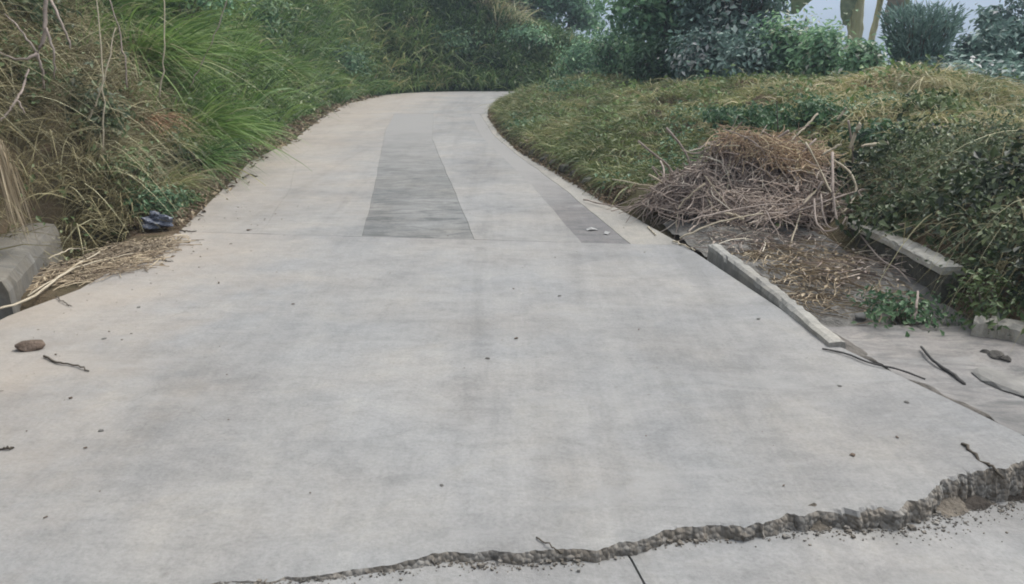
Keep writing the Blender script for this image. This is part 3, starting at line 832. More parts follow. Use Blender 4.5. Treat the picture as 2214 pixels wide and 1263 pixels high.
nn = 60
YY = np.zeros((nn, nn)) + 2.45 + np.linspace(0, 1, nn)[:, None] * 1.75; u_ = np.linspace(0, 1, nn)[None]
w_ = np.clip(.02 + .75 * np.abs(fbm(YY * 1.9, YY * 0 + .4, 3)) + .22 * vnoise(YY * 5, YY * 0), .005, .6)
XX = xl(INN, YY.ravel()).reshape(YY.shape) + .03 + u_ * w_
ZZ = apron_z(XX, YY) + .006 + .012 * np.sin(np.pi * u_) * (1 + 2 * fbm(XX * 9, YY * 9))
q = (np.arange(nn - 1)[:, None] * nn + np.arange(nn - 1)[None]).ravel()
tag(link('apron_silt', npmesh('apron_silt', np.stack([XX, YY, ZZ], 2).reshape(-1, 3), np.stack([q, q + 1, q + nn + 1, q + nn], 1), smooth=True), simple_mat('apron_silt', (0.07, 0.063, 0.055), (0.19, 0.175, 0.155), 9, .95, 1.0)), 'dark silt along the road edge on the drain apron', 'silt', kind='stuff')

# ------------------------------------------------------------------ stones and rubble
def stone_mesh(name, sx, sy, sz, seed, ang=0.25):
    bm = bmesh.new(); bmesh.ops.create_icosphere(bm, subdivisions=2, radius=1)
    r_ = random.Random(seed); ph = [r_.uniform(0, 9) for _ in range(6)]
    pl = [(Vector((r_.gauss(0, 1), r_.gauss(0, 1), r_.gauss(0, 1))).normalized(), r_.uniform(.55, .85)) for _ in range(7)]
    for v in bm.verts:
        c = v.co.copy()
        for nrm_, h in pl:
            d_ = c.dot(nrm_)
            if d_ > h: c -= nrm_ * (d_ - h)
        c *= 1 + .06 * math.sin(5 * c.x + ph[0]) * math.sin(6 * c.y + ph[1])
        v.co = Vector((c.x * sx, c.y * sy, c.z * sz))
    me = bpy.data.meshes.new(name); bm.to_mesh(me); bm.free(); return me

def place(name, me, p, rz, material, label, cat, group=None, tilt=(0, 0)):
    o = link(name, me, material); o.location = p; o.rotation_euler = (tilt[0], tilt[1], rz)
    return tag(o, label, cat, group)

sm_meshes = [stone_mesh('stone', .5, .38, .3, k) for k in range(5)]
for mm_ in sm_meshes: mm_.materials.append(M['stone_dark'])
grey_meshes = [stone_mesh('stone', .5, .36, .3, 20 + k) for k in range(4)]
for mm_ in grey_meshes: mm_.materials.append(M['stone'])
# broken kerb stones along the foot of the mound
rs = [(1128, 322, .2, 0), (1150, 338, .2, 1), (1176, 352, .22, 0), (1196, 362, .2, 1), (1222, 376, .26, 0), (1246, 388, .22, 1), (1285, 404, .34, 2), (1312, 418, .2, 0), (1345, 430, .34, 2), (1372, 448, .24, 1), (1402, 462, .22, 0)]
spec = {6: 'pale grey broken kerb stone standing upright at the mound foot', 8: 'grey squarish kerb stone beside the brush pile, largest of its row'}
for k, (u_, v_, s, kind) in enumerate(rs):
    p = g(u_, v_); 
    p = np.array([p[0] + .025, p[1] + .02, .05])
    me = (grey_meshes if kind == 2 else sm_meshes)[k % 4]
    o = link('kerb_stone', me); o.location = p; o.scale = (s, s, s * (1.0 if kind == 2 else .9)); o.rotation_euler = (random.uniform(-.3, .3), random.uniform(-.3, .3), random.uniform(0, 6))
    tag(o, spec.get(k, 'dark rubble stone, %s from the far end of the row at the mound foot' % ('first second third fourth fifth sixth seventh eighth ninth tenth eleventh'.split()[k])), 'stone', 'rubble stones along the foot of the mound')
# flakes and rubble on the apron
p = g(2178, 842, -.12)
place('concrete_flake', stone_mesh('concrete_flake', .11, .2, .03, 51), (p[0], p[1], float(apron_z(np.array(p[0]), np.array(p[1]))) + .015), .3, M['pale'], 'flat pale concrete flake lying at the right edge of the drain apron', 'concrete flake')
for k, (u_, v_, s, lab) in enumerate([(2130, 770, .035, 'small dark stone left of its neighbours on the drain apron'), (2152, 778, .05, 'dark jagged rubble lump on the drain apron below the short wall'), (2175, 786, .04, 'small dark stone right of its neighbours on the drain apron'),
                                      (1862, 690, .04, 'little grey stone at the near end of the drain kerb'), (1680, 535, .07, 'pale triangular stone in the drain below the brush pile')]):
    zz = -.1 if k < 4 else -.03
    p = g(u_, v_, zz); place('rubble_stone', stone_mesh('rubble_stone', s, s * .8, s * .7, 60 + k), (p[0], p[1], zz + s * .4), k, M['stone_dark'] if k < 3 else M['pale'], lab, 'stone', 'loose stones by the drain')
# pebbles on the road
peb = [(218, 932, .012, 'dark pebble alone on the pale slab at left'), (225, 733, .013, 'dark pebble between the earth clod and the straw heap'), (955, 1050, .009, 'dark pebble nearest above the middle of the broken step'),
       (1055, 775, .012, 'dark pebble in the middle of the wide slab'), (1210, 640, .013, 'dark pebble on the wide slab below the grey strips'), (1960, 870, .013, 'dark elongated pebble below the long dark strip'),
       (1815, 835, .010, 'small dark pebble left below the long dark strip'), (1640, 690, .013, 'dark pebble on the slab left of the drain kerb'), (300, 665, .014, 'dark pebble at the lower edge of the straw heap')]
pm = stone_mesh('pebble', 1, .8, .5, 77); pm.materials.append(M['stone'])
for k, (u_, v_, s, lab) in enumerate(peb):
    p = g(u_, v_); o = link('pebble', pm); o.location = (p[0], p[1], s * .15); o.scale = (s * 1.25, s, s * .7); o.rotation_euler = (0, 0, k)
    tag(o, lab, 'pebble', 'pebbles on the road slab')
# crumbs in the broken step
G = Geo()
N = 2400
xs = rng.uniform(-.9, 2.0, N) ; wgt = sm(-.9, 1.2, xs); keep = rng.random(N) < .35 + .65 * wgt; xs = xs[keep]; N = len(xs)
ys = np.interp(xs, CR[:, 0], CR[:, 1]) - np.abs(rng.normal(0, .022 + .045 * sm(.6, 1.8, xs), N)) - .005
zs = near_z(xs, ys)
cube = np.array([[-1, -1, -1], [1, -1, -1], [1, 1, -1], [-1, 1, -1], [-1, -1, 1], [1, -1, 1], [1, 1, 1], [-1, 1, 1]]) * .5
cf = np.array([[0, 1, 5, 4], [1, 2, 6, 5], [2, 3, 7, 6], [3, 0, 4, 7], [4, 5, 6, 7]])
sz = rng.gamma(1.3, .0019, N) + .0015
Vc = cube[None] * sz[:, None, None] * rng.uniform(.6, 1.4, (N, 1, 3)) * (1 + rng.normal(0, .18, (N, 8, 3)))
an = rng.uniform(0, 6.3, N); R_ = np.stack([np.stack([np.cos(an), -np.sin(an), 0 * an], 1), np.stack([np.sin(an), np.cos(an), 0 * an], 1), np.stack([0 * an, 0 * an, 1 + 0 * an], 1)], 1)
Vc = np.einsum('nij,nkj->nki', R_, Vc) + np.stack([xs, ys, zs + sz * .2], 1)[:, None]
G.add(Vc.reshape(-1, 3), (cf[None] + np.arange(N)[:, None, None] * 8).reshape(-1, 4))
tag(link('crumbled_concrete', G.mesh('crumbled_concrete'), M['broken']), 'crumbled concrete and grit along the broken road step', 'rubble', kind='stuff')
# fine grit and leaf crumbs strewn over the slabs
G = Geo(); N = 1500
ys = 2.3 + 5.5 * rng.random(N); xs = rng.uniform(-2.7, 1.7, N); k = (rng.random(N) < .05 + .6 * sm(-1.6, -2.6, xs) + .12 * sm(.1, .35, fbm(xs * 1.3, ys * 1.3))) & (xs > xl(OUT, ys) + .05) & (xs < xl(INN, ys) - .03) & (ys > np.interp(xs, CR[:, 0], CR[:, 1]) + .1); xs, ys = xs[k], ys[k]; N = len(xs)
sz = rng.gamma(1.3, .0022, N) + .0018
Vc = cube[None] * sz[:, None, None] * np.stack([rng.uniform(.8, 2.6, N), rng.uniform(.6, 1.2, N), rng.uniform(.25, .6, N)], 1)[:, None] * (1 + rng.normal(0, .2, (N, 8, 3)))
an = rng.uniform(0, 6.3, N); R_ = np.stack([np.stack([np.cos(an), -np.sin(an), 0 * an], 1), np.stack([np.sin(an), np.cos(an), 0 * an], 1), np.stack([0 * an, 0 * an, 1 + 0 * an], 1)], 1)
Vc = np.einsum('nij,nkj->nki', R_, Vc) + np.stack([xs, ys, sz * .12 + .004], 1)[:, None]
G.add(Vc.reshape(-1, 3), (cf[None] + np.arange(N)[:, None, None] * 8).reshape(-1, 4))
tag(link('grit', G.mesh('grit'), M['clod']), 'fine brown grit and crumbs strewn over the pale slab', 'grit', kind='stuff')
# dark washed soil in the right corner of the break
nu_, nn = 420, 14
U_, V_ = np.meshgrid(np.linspace(0, 1, nu_), np.linspace(0, 1, nn))
XX = -.6 + U_ * 3.1; wv = jagged(XX[0], .02, .16, .4, 71); wv2 = np.clip(.75 + wv + .8 * fbm(XX[0] * 2.2, XX[0] * 0 + .3), .1, 2)[None]
YY = np.interp(XX, CR[:, 0], CR[:, 1]) + .04 - V_ * (.06 + (.03 + .14 * sm(1.0, 1.9, XX)) * wv2)
hh_ = np.interp(XX, [-.6, -.2, .4, 1.0, 1.5, 2.2], [.008, .026, .038, .048, .07, .09])
ZZ = near_z(XX, YY) - .006 + hh_ * wv2 * (1 - V_) ** 1.7 + (.014 * fbm(XX * 17, YY * 17, 4)) * (1 - V_ ** 3) * sm(-.6, 0, XX)
q = (np.arange(nn - 1)[:, None] * nu_ + np.arange(nu_ - 1)[None]).ravel()
tag(link('washed_soil', npmesh('washed_soil', np.stack([XX, YY, ZZ], 2).reshape(-1, 3), np.stack([q, q + 1, q + nu_ + 1, q + nu_], 1)), simple_mat('washed_soil', (0.095, 0.083, 0.068), (0.235, 0.205, 0.165), 13, .95, 1.0)), 'grey brown grit and soil filling the foot of the broken road step', 'soil', kind='stuff')
nn = 60
U_, V_ = np.meshgrid(np.linspace(0, 1, nn), np.linspace(0, 1, nn)); q = (np.arange(nn - 1)[:, None] * nn + np.arange(nn - 1)[None]).ravel()
XX = 1.5 + U_ * 1.15; yc_ = np.interp(XX, CR[:, 0], CR[:, 1])
YY = yc_ + .02 - (1 - V_) * (.05 + .16 * U_) * (1 + .8 * fbm(XX * 6, XX * 0 + .6))
dome_ = np.sin(np.pi * V_) ** .8 * np.sin(np.pi * np.clip(U_ * .8, 0, 1)) ** .7
ZZ = near_z(XX, YY) - .012 + (.045 * V_ + .02 + .045 * fbm(XX * 13, YY * 13, 5)) * np.sin(np.pi * np.clip(U_ * .8, 0, 1)) ** .7 * np.clip(V_ * 4, 0, 1)
tag(link('dark_soil', npmesh('dark_soil', np.stack([XX, YY, ZZ], 2).reshape(-1, 3), np.stack([q, q + 1, q + nn + 1, q + nn], 1), smooth=True), simple_mat('dark_soil', (0.03, 0.026, 0.022), (0.11, 0.095, 0.08), 11, .95, 1.0)), 'dark crumbly soil and roots over the broken corner of the slab at right', 'soil', kind='stuff')

# ------------------------------------------------------------------ vegetation: left bank
def on_ground(x, y, dz=0.0):
    return np.stack([x, y, ground_z(x, y) + dz], 1)

def scatter(n, xr, yr, cond):
    x, y = rng.uniform(*xr, n), rng.uniform(*yr, n)
    do, so, _ = dist_poly(x, y, OUT); di, si, _ = dist_poly(x, y, INN); ins = inside(x, y)
    k = cond(x, y, do, di, ins, so)
    return x[k], y[k], do[k], di[k]

bankc = lambda d0, d1: (lambda x, y, do, di, ins, so: (~ins) & (do < di) & (do > d0) & (do < d1) & ~((do < .78) & (y > 2) & (y < 6.75)))

# dark leafy undergrowth all over the bank
G = Geo()
x, y, do, di = scatter(6500, (-9, 6), (2.5, 32), bankc(.35, 4.6))
k = rng.random(len(x)) < np.where((y < 9.5) & (do > .9), .6, 1); x, y, do = x[k], y[k], do[k]
P0 = on_ground(x, y)
nl = 26; M_ = len(P0)
C = np.repeat(P0, nl, 0) + rng.normal(0, 1, (M_ * nl, 3)) * np.array([.2, .2, .16]) + np.array([0, 0, .2])
dist = np.repeat(np.hypot(x, y), nl)
tn = np.clip(np.repeat(.45 + .9 * fbm(x * .8, y * .8), nl) + rng.normal(0, .18, M_ * nl), 0, 1)
Ls = rng.uniform(.035, .075, M_ * nl) * np.interp(dist, [4, 25], [.9, 2.0])
G.add(*leaves(C, rng.normal(0, .6, C.shape) + np.array([.5, -.3, .8]), Ls, Ls * .55, tn))
tag(link('bank_undergrowth', G.mesh('bank_undergrowth'), M['under']), 'dark leafy undergrowth covering the steep left bank', 'undergrowth', kind='stuff')

# dry brown brush, nearest part of the bank
G = Geo()
def patch(x, y): return fbm(x * .5 + 4, y * .5, 2)
x, y, do, di = scatter(9000, (-8, -2.7), (3.0, 10.5), bankc(.4, 4.0))
k = rng.random(len(x)) < np.interp(y, [3, 7.8, 9.2, 10.5], [1, 1, .45, .15]); x, y, do = x[k], y[k], do[k]
P0 = on_ground(x, y)
G.add(*clumps(P0, 16, .12, (.22, .6), .9, (.005, .012), .5 + .6 * fbm(x * 1.1, y * 1.1), .22, (.3, 1.2), 4, .7))
x, y, do, di = scatter(5200, (-9, 3), (9.5, 30), bankc(.6, 4.5))
k = rng.random(len(x)) < .13; x, y = x[k], y[k]
G.add(*clumps(on_ground(x, y), 24, .14, (.3, .8), .8, (.008, .02), .5 + .5 * fbm(x, y), .2, (.3, 1.0), 4, .8))
x, y = rng.uniform(-3.0, .2, 110), rng.uniform(28.2, 31.5, 110)
G.add(*clumps(on_ground(x, y, -.05), 26, .2, (.7, 1.7), .6, (.025, .055), rng.uniform(.45, 1, len(x)), .15, (.3, .9), 5, 1.0))
x, y, do, di = scatter(900, (-8, -2.7), (4.5, 10), bankc(.7, 3.6)); k = rng.random(len(x)) < .55; x, y = x[k], y[k]
G.add(*clumps(on_ground(x, y, .05), 10, .1, (.5, 1.3), .8, (.005, .012), rng.uniform(.5, 1, len(x)), .15, (.7, 1.6), 8, .8))
tag(link('dry_brush', G.mesh('dry_brush'), M['dry']), 'dry brown brush and dead grass on the near left bank', 'dry brush', kind='stuff')

# green grass further along
G = Geo(); G2 = Geo()
x, y, do, di = scatter(11000, (-9, 5), (8.6, 31), bankc(.35, 4.6))
k = rng.random(len(x)) < np.interp(y, [8.6, 9.5, 16, 30], [.25, .75, .6, .5]) * np.where(do < .6, .5, 1); x, y, do = x[k], y[k], do[k]
sel = (patch(x, y) + .25 * (13 - y) / 8 > -.05) & (y < 22)
G.add(*clumps(on_ground(x[sel], y[sel]), 16, .13, (.35, .9), .7, (.010, .024), .45 + .45 * fbm(x[sel] * .9, y[sel] * .9), .16, (.3, .9), 4))
sel = ~sel
G2.add(*clumps(on_ground(x[sel], y[sel]), 18, .18, (.3, .8), .7, (.014, .034), .42 + .5 * fbm(x[sel] * .9, y[sel] * .9), .18, (.3, .9), 4))
x, y, do, di = scatter(9000, (-9, 6), (20, 33), bankc(.25, 6.5))
G2.add(*clumps(on_ground(x, y), 12, .25, (.45, .95), .8, (.025, .055), .45 + .55 * fbm(x * .7, y * .7), .2, (.3, .9), 4))
x, y, do, di = scatter(2600, (-9, 0), (9.4, 27), bankc(.5, 5.0))
k = rng.random(len(x)) < np.interp(y, [9.4, 11, 27], [.6, .55, .4]); x, y = x[k], y[k]
G.add(*clumps(on_ground(x, y, -.03), 26, .16, (.7, 1.6), .75, (.016, .044), .5 + .5 * fbm(x * .6, y * .6), .2, (.4, 1.0), 6, 1.0))
tag(link('bank_grass', G.mesh('bank_grass'), M['grass']), 'fresh green long grass on the middle of the left bank', 'grass', kind='stuff')
tag(link('far_bank_grass', G2.mesh('far_bank_grass'), M['grass_dark']), 'darker green grass on the bank round the far bend', 'grass', kind='stuff')

# tall single clumps one can tell apart
def tall_clump(px, d_out, y, n, L, mat_, label, cat='grass clump', W=(.018, .036), lean=.85, tint=.55, droop=(.3, .9), spread=.22, toward=(.35, -.2), name='grass_clump'):
    x = float(xl(OUT, y)) - d_out
    z = float(ground_z(np.array([x]), np.array([y]))[0])
    G = Geo()
    a = rng.uniform(0, 2 * np.pi, n); r = np.sqrt(rng.random(n)) * spread
    b = np.stack([np.cos(a) * r, np.sin(a) * r, np.zeros(n) - .05], 1)
    ln = rng.uniform(.1, 1, n) * lean
    d = np.stack([np.cos(a) * ln + toward[0], np.sin(a) * ln + toward[1], np.ones(n)], 1) + rng.normal(0, .12, (n, 3))
    G.add(*blades(b, d, rng.uniform(L * .55, L * 1.1, n), rng.uniform(*W, n), rng.uniform(*droop, n), np.clip(tint + rng.normal(0, .2, n), 0, 1), 7))
    o = link(name, G.mesh(name), mat_); o.location = (x, y, z)
    return tag(o, label, cat)
tall_clump(0, 1.25, 10.2, 520, 1.7, M['grass'], 'largest bright green grass clump arching out from the left bank')
tall_clump(0, .7, 9.9, 520, 1.35, M['grass'], 'bright green grass clump hanging low in front of the largest one', toward=(.45, -.3))
tall_clump(0, 1.9, 11.6, 480, 1.8, M['grass'], 'tall green grass clump behind and above the largest one', tint=.6)
tall_clump(0, .6, 11.3, 460, 1.2, M['grass'], 'green grass clump at the road edge just beyond the largest one', tint=.42)
tall_clump(0, 2.3, 9.9, 420, 1.6, M['grass'], 'green grass clump high on the bank above the dry brush')
tall_clump(0, .5, 9.0, 420, .95, M['grass_dark'], 'dark green grass clump at the road edge below the largest one', tint=.35)
tall_clump(0, .85, 8.6, 300, .6, M['rust'], 'rust brown dead fern clump between the olive and the green grass', cat='dead fern', W=(.008, .018), lean=1.0, droop=(.6, 1.3), name='dead_fern')
tall_clump(0, .55, 7.75, 330, .62, M['olive'], 'low olive grass clump at the road edge near the dark plastic bag', W=(.006, .013), lean=1.0, spread=.28)
tall_clump(0, .75, 8.35, 300, .7, M['olive'], 'low olive grass clump behind the one near the plastic bag', W=(.007, .014), lean=1.0, spread=.26, tint=.45)
tall_clump(0, 1.2, 14.2, 380, 1.3, M['grass'], 'green grass clump half way along the left bank', W=(.018, .034), tint=.5)
tall_clump(0, .9, 17.0, 330, 1.2, M['grass_dark'], 'dark green grass clump overhanging the road before the far bend', W=(.02, .04))
tall_clump(0, 2.3, 20.5, 300, 1.7, M['dry'], 'tall straw coloured grass clump high on the bank before the bend', W=(.02, .045), tint=.6)
tall_clump(0, 2.8, 16.0, 300, 1.5, M['grass'], 'tall green grass clump at the top of the bank half way along', W=(.02, .04))

# dead climber hanging at the upper left
vine = empty('dead_vine', at(95, 120, 6.2), 'pale forked dead climber hanging down the brush at upper left', 'dead vine')
def loc(pts, o): return [np.asarray(p) - np.array(o.location) for p in pts]
for pts, r0, r1 in (([at(105, -40, 6.3), at(98, 30, 6.25), at(96, 70, 6.2), at(80, 115, 6.15)], .016, .012),
                    ([at(80, 115, 6.15), at(62, 125, 6.1), at(30, 128, 6.1), at(-20, 100, 6.1)], .013, .006),
                    ([at(80, 115, 6.15), at(90, 150, 6.15), at(95, 190, 6.2)], .012, .006),
                    ([at(100, 60, 6.2), at(115, 110, 6.15), at(118, 170, 6.2)], .011, .005),
                    ([at(80, 115, 6.15), at(40, 60, 6.2), at(10, 30, 6.25)], .009, .004),
                    ([at(110, 0, 6.3), at(130, 45, 6.2), at(148, 85, 6.2), at(152, 105, 6.2)], .011, .005),
                    ([at(36, 215, 5.8), at(20, 240, 5.75), at(2, 262, 5.7)], .009, .006),
                    ([at(36, 215, 5.8), at(55, 245, 5.8)], .008, .004), ([at(62, 150, 6), at(50, 190, 5.9), at(36, 215, 5.8)], .007, .009)):
    Gs = Geo(); Gs.add(*stem(loc(pts, vine), r0, r1, 12, 6, .004)); link('branch', Gs.mesh('branch', True), M['stick_grey'], vine)
# straw tuft hanging over the culvert
G = Geo(); n_ = 90
b_ = np.tile(at(5, 360, 5.2), (n_, 1)) + rng.normal(0, .03, (n_, 3)); b_[:, 2] += rng.uniform(-.05, .15, n_)
d_ = np.stack([rng.uniform(-.05, .25, n_), rng.normal(0, .1, n_), -np.ones(n_)], 1)
G.add(*blades(b_, d_, rng.uniform(.25, .5, n_), rng.uniform(.006, .012, n_), rng.uniform(0, .2, n_), rng.uniform(.5, 1, n_), 5))
tag(link('straw_tuft', G.mesh('straw_tuft'), M['litter']), 'pale dead straw tuft hanging down behind the culvert block', 'straw')

# bare dead stems standing out of the near bank
for k, (u0_, v0_, u1_, v1_, Y_, lab) in enumerate(((222, 330, 205, -40, 6.6, 'bare pale stem standing in the brush, leftmost of the upright ones'), (275, 190, 232, -30, 6.9, 'pale leaning stem above the dry brush, second of the upright ones'), (345, 210, 352, -40, 7.3, 'brown upright stem at the edge of the green grass'), (410, 190, 500, -30, 8.6, 'pale reed leaning right in front of the green grass'), (190, 260, 250, 60, 6.4, 'pale stem leaning right across the dry brush'))):
    stick('dead_reed', [at(u0_, v0_, Y_), at(.6 * u0_ + .4 * u1_ + 8, .6 * v0_ + .4 * v1_, Y_), at(u1_, v1_, Y_ + .15)], .0085, .005, 'stick_grey' if k % 2 else 'stick_pale', lab, 'reed', wob=.005)
# low plants by the culvert block
def bush(name, c, rad, n, L, mat_, label, cat='shrub', group=None, hang=.35, nclump=14, up=.6, parts=True, seedt=.5, asp=.5, lift=0.0):
    """leafy plant: stems from the base to leaf clumps"""
    o = empty(name, c, label, cat, group)
    rad = np.asarray(rad, float)
    ctr = rng.normal(0, 1, (nclump, 3)); ctr = unit(ctr) * (rng.random((nclump, 1)) ** .45)
    ctr = ctr * rad * .8 + np.array([0, 0, rad[2] + lift])
    per = n // nclump
    C = np.repeat(ctr, per, 0) + rng.normal(0, 1, (per * nclump, 3)) * rad * .27
    C[:, 2] = np.maximum(C[:, 2], .02 + lift)
    out = unit(C - np.array([0, 0, rad[2] * .7 + lift])) + np.array([0, 0, up]) + rng.normal(0, .5, C.shape)
    tt = np.clip(np.repeat(seedt + rng.normal(0, .2, nclump), per) + rng.normal(0, .14, per * nclump), 0, 1)
    Ls = rng.uniform(L * .6, L * 1.3, len(C))
    G = Geo(); G.add(*leaves(C, out, Ls, Ls * asp, tt, hang)); link('foliage', G.mesh('foliage'), mat_, o)
    G = Geo(); S = 7; t = np.linspace(0, 1, S)[None, :, None]
    base = rng.normal(0, .04, (nclump, 3)) * np.array([1, 1, 0]) * rad[0] - np.array([0, 0, .05])
    P_ = base[:, None] * (1 - t) + ctr[:, None] * t + np.array([0, 0, 1]) * (np.sin(t * np.pi) * rad[2] * .15)
    G.add(*tubes(P_, np.repeat(np.linspace(.012, .004, S)[None] * (rad[2] / .5 + .6 + lift * .5), nclump, 0), 5)); link('stems', G.mesh('stems'), M['bark'], o)
    return o
def gnd(x, y): return (x, y, float(ground_z(np.array([x]), np.array([y]))[0]))
bush('leafy_plant', gnd(-3.12, 6.95), (.26, .3, .16), 700, .055, M['creeper'], 'low dark green leafy plant between the culvert block and the plastic bag', 'plant')
bush('leafy_plant', gnd(-3.45, 7.15), (.3, .3, .22), 700, .05, M['under'], 'dull leafy plant right behind the far end of the culvert block', 'plant')
bush('leafy_plant', gnd(-3.95, 6.75), (.35, .3, .3), 800, .055, M['under'], 'dark leafy plant overhanging the ditch behind the culvert block', 'plant')
bush('leafy_plant', gnd(-4.15, 5.9), (.3, .35, .35), 700, .06, M['creeper'], 'dark leafy plant at the left picture edge above the culvert block', 'plant')
bush('bank_shrub', gnd(-5.0, 13.0), (.8, .8, .6), 1500, .11, M['tree'], 'green shrub among the tall grass half way along the bank')
bush('bank_shrub', gnd(-5.2, 17.5), (.9, .9, .6), 1500, .13, M['creeper'], 'dark shrub on the bank before the straw coloured grass')
bush('bank_shrub', gnd(-4.6, 23.0), (.8, .8, .55), 1400, .13, M['creeper'], 'dark green shrub on the outside of the far bend')
bush('bank_shrub', gnd(-1.7, 27.4), (1.0, .7, .5), 1400, .13, M['creeper'], 'green shrub right behind the crest of the road')
bush('bank_shrub', gnd(.6, 27.6), (1.0, .7, .45), 1300, .13, M['tree'], 'green shrub at the far end of the road beside the mound')

# ------------------------------------------------------------------ litter at the left road edge
def litter(name, cx, cy, ax, ay, rot, n, L, label, matn='litter', zoff=0.0, r=(.0015, .004), flat_=True):
    G = Geo(); S = 6
    a = rng.uniform(0, 2 * np.pi, n); rr = np.sqrt(rng.random(n)) * rng.uniform(.6, 1.1, n)
    lx, ly = np.cos(a) * rr * ax, np.sin(a) * rr * ay
    x = cx + lx * math.cos(rot) - ly * math.sin(rot); y = cy + lx * math.sin(rot) + ly * math.cos(rot)
    ins = inside(x, y); z = np.where(ins, 0.004, ground_z(x, y)) + zoff + np.abs(rng.normal(0, .018, n)) * (1 - np.clip(rr, 0, 1)) + .003
    h = rot + rng.normal(0, .75, n); L_ = rng.uniform(L[0], L[1], n)
    t = np.linspace(-.5, .5, S)[None]
    P_ = np.stack([x[:, None] + np.cos(h)[:, None] * t * L_[:, None], y[:, None] + np.sin(h)[:, None] * t * L_[:, None], np.repeat(z[:, None], S, 1)], 2)
    bend = rng.normal(0, .18, n)
    P_[..., 0] += -np.sin(h)[:, None] * bend[:, None] * (t ** 2) * L_[:, None] * 2; P_[..., 1] += np.cos(h)[:, None] * bend[:, None] * (t ** 2) * L_[:, None] * 2
    P_[..., 2] += np.abs(rng.normal(0, .012, (n, 1))) * (1 - (2 * t) ** 2) + rng.normal(0, .03, (n, 1)) * t * np.clip(1 - rr[:, None], 0, 1)
    P_[..., 2] = np.maximum(P_[..., 2], np.where(ins, .003, -9)[:, None])
    G.add(*tubes(P_, np.repeat(rng.uniform(*r, n)[:, None], S, 1), 3))
    # curled dead leaves among the stalks
    nl = n // 2; k = rng.integers(0, n, nl)
    C = P_[k, 3] + rng.normal(0, .03, (nl, 3)) * np.array([1, 1, .2]); C[:, 2] = np.maximum(C[:, 2], .008)
    Ls = rng.uniform(.02, .05, nl); G.add(*leaves(C, rng.normal(0, .35, (nl, 3)) + np.array([0, 0, 1]), Ls, Ls * .5, rng.uniform(0, .9, nl), 0))
    return tag(link(name, G.mesh(name), M[matn]), label, 'litter', kind='stuff')
for (x_, y_, rad, n_, mt, lab) in ((-4.2, 5.2, (.3, .4, .3), 600, 'under', 'dark weeds hanging into the ditch behind the culvert block'), (-4.6, 6.3, (.4, .4, .3), 700, 'under', 'dull weeds on the bank above the ditch'),
                                  (-3.05, 7.5, (.2, .25, .1), 350, 'under', 'flat dark weed between the plastic bag and the olive grass')):
    bush('leafy_plant', gnd(x_, y_), rad, n_, .055, M[mt], lab, 'plant')
for (x_, y_, rad, n_, L_, lab) in ((-3.75, 7.3, (.4, .35, .32), 700, .085, 'broad leaved dark plant in the dry brush above the straw heap'), (-4.3, 7.4, (.35, .35, .3), 500, .09, 'broad leaved dark plant higher up in the dry brush'), (-4.7, 6.9, (.4, .4, .32), 600, .09, 'broad leaved dark plant at the left picture edge in the brush'), (-3.5, 8.3, (.35, .3, .25), 500, .08, 'broad leaved plant between the dead fern and the olive grass')):
    bush('leafy_plant', gnd(x_, y_), rad, n_, L_, M['bramble'], lab, 'plant', seedt=.55)
c1 = g(210, 575)
litter('straw_litter', c1[0], c1[1], .52, .38, 1.0, 420, (.12, .4), 'heap of dry straw stalks between the culvert block and the road')
c1 = g(330, 540)
litter('straw_litter', c1[0] - .12 , c1[1] + .05, .4, .35, .9, 330, (.06, .2), 'thin scatter of straw and red soil beside the plastic bag')
for yy in np.arange(7.6, 24, 1.2):
    pass
G = Geo()
# narrow belt of leaf litter along the whole left edge
n_ = 3600; yy = 6.7 + 17.0 * rng.random(n_) ** 1.25; off = rng.normal(.2, .12, n_) + .1 * vnoise(yy * 2, yy * 0)
xx = xl(OUT, yy) - off; ins = inside(xx, yy)
zz = np.where(ins, .012, ground_z(xx, yy) + .03) + np.abs(rng.normal(0, .02, n_)) * (~ins)
Ls = rng.uniform(.03, .09, n_) * np.interp(yy, [7, 20], [1, 1.7])
G.add(*leaves(np.stack([xx, yy, zz], 1), rng.normal(0, .4, (n_, 3)) + np.array([0, 0, 1]), Ls, Ls * .45, np.clip(rng.normal(.35, .22, n_), 0, 1), 0))
tag(link('leaf_litter', G.mesh('leaf_litter'), M['litter']), 'brown leaf litter along the foot of the left bank', 'litter', kind='stuff')

stick('dry_stalk', [g(-15, 672, .012), g(60, 648, .012), g(120, 605, .02), g(170, 570, .03), g(215, 545, .03)], .011, .006, 'stick_pale', 'long pale stalk curving from the picture edge past the culvert block', 'stalk')
stick('dry_stalk', [g(60, 640, .01), g(150, 585, .03), g(230, 560, .03), g(290, 548, .02)], .007, .004, 'stick_pale', 'pale stalk lying lengthwise on the straw heap', 'stalk')
stick('dry_stalk', [g(105, 560, .03), g(150, 540, .03), g(185, 536, .03)], .008, .004, 'stick_pale', 'short pale stalk leaning on the far corner of the straw heap', 'stalk')
stick('twig', [g(95, 770, .008), g(125, 783, .01), g(150, 787, .008), g(172, 793, .008), g(192, 802, .006)], .007, .004, 'stick_dark', 'crooked dark twig on the slab beside the earth clod', 'twig')
stick('twig', [g(120, 640, .008), g(140, 655, .01), g(155, 662, .006)], .004, .003, 'stick_dark', 'small curved dark twig below the straw heap', 'twig')
stick('twig', [g(390, 498, .012), g(405, 500, .01), g(425, 499, .008)], .009, .004, 'stick_dark', 'dark twig at the left end of the cross joint', 'twig')
stick('twig', [g(525, 384, .02), g(540, 378, .02), g(556, 381, .01)], .012, .008, 'stick_dark', 'short grey twig at the left edge of the shoulder strip', 'twig')
stick('twig', [g(350, 562, .006), g(362, 564, .008), g(374, 566, .005)], .005, .003, 'stick_dark', 'tiny dark twig on the slab right of the straw heap', 'twig')
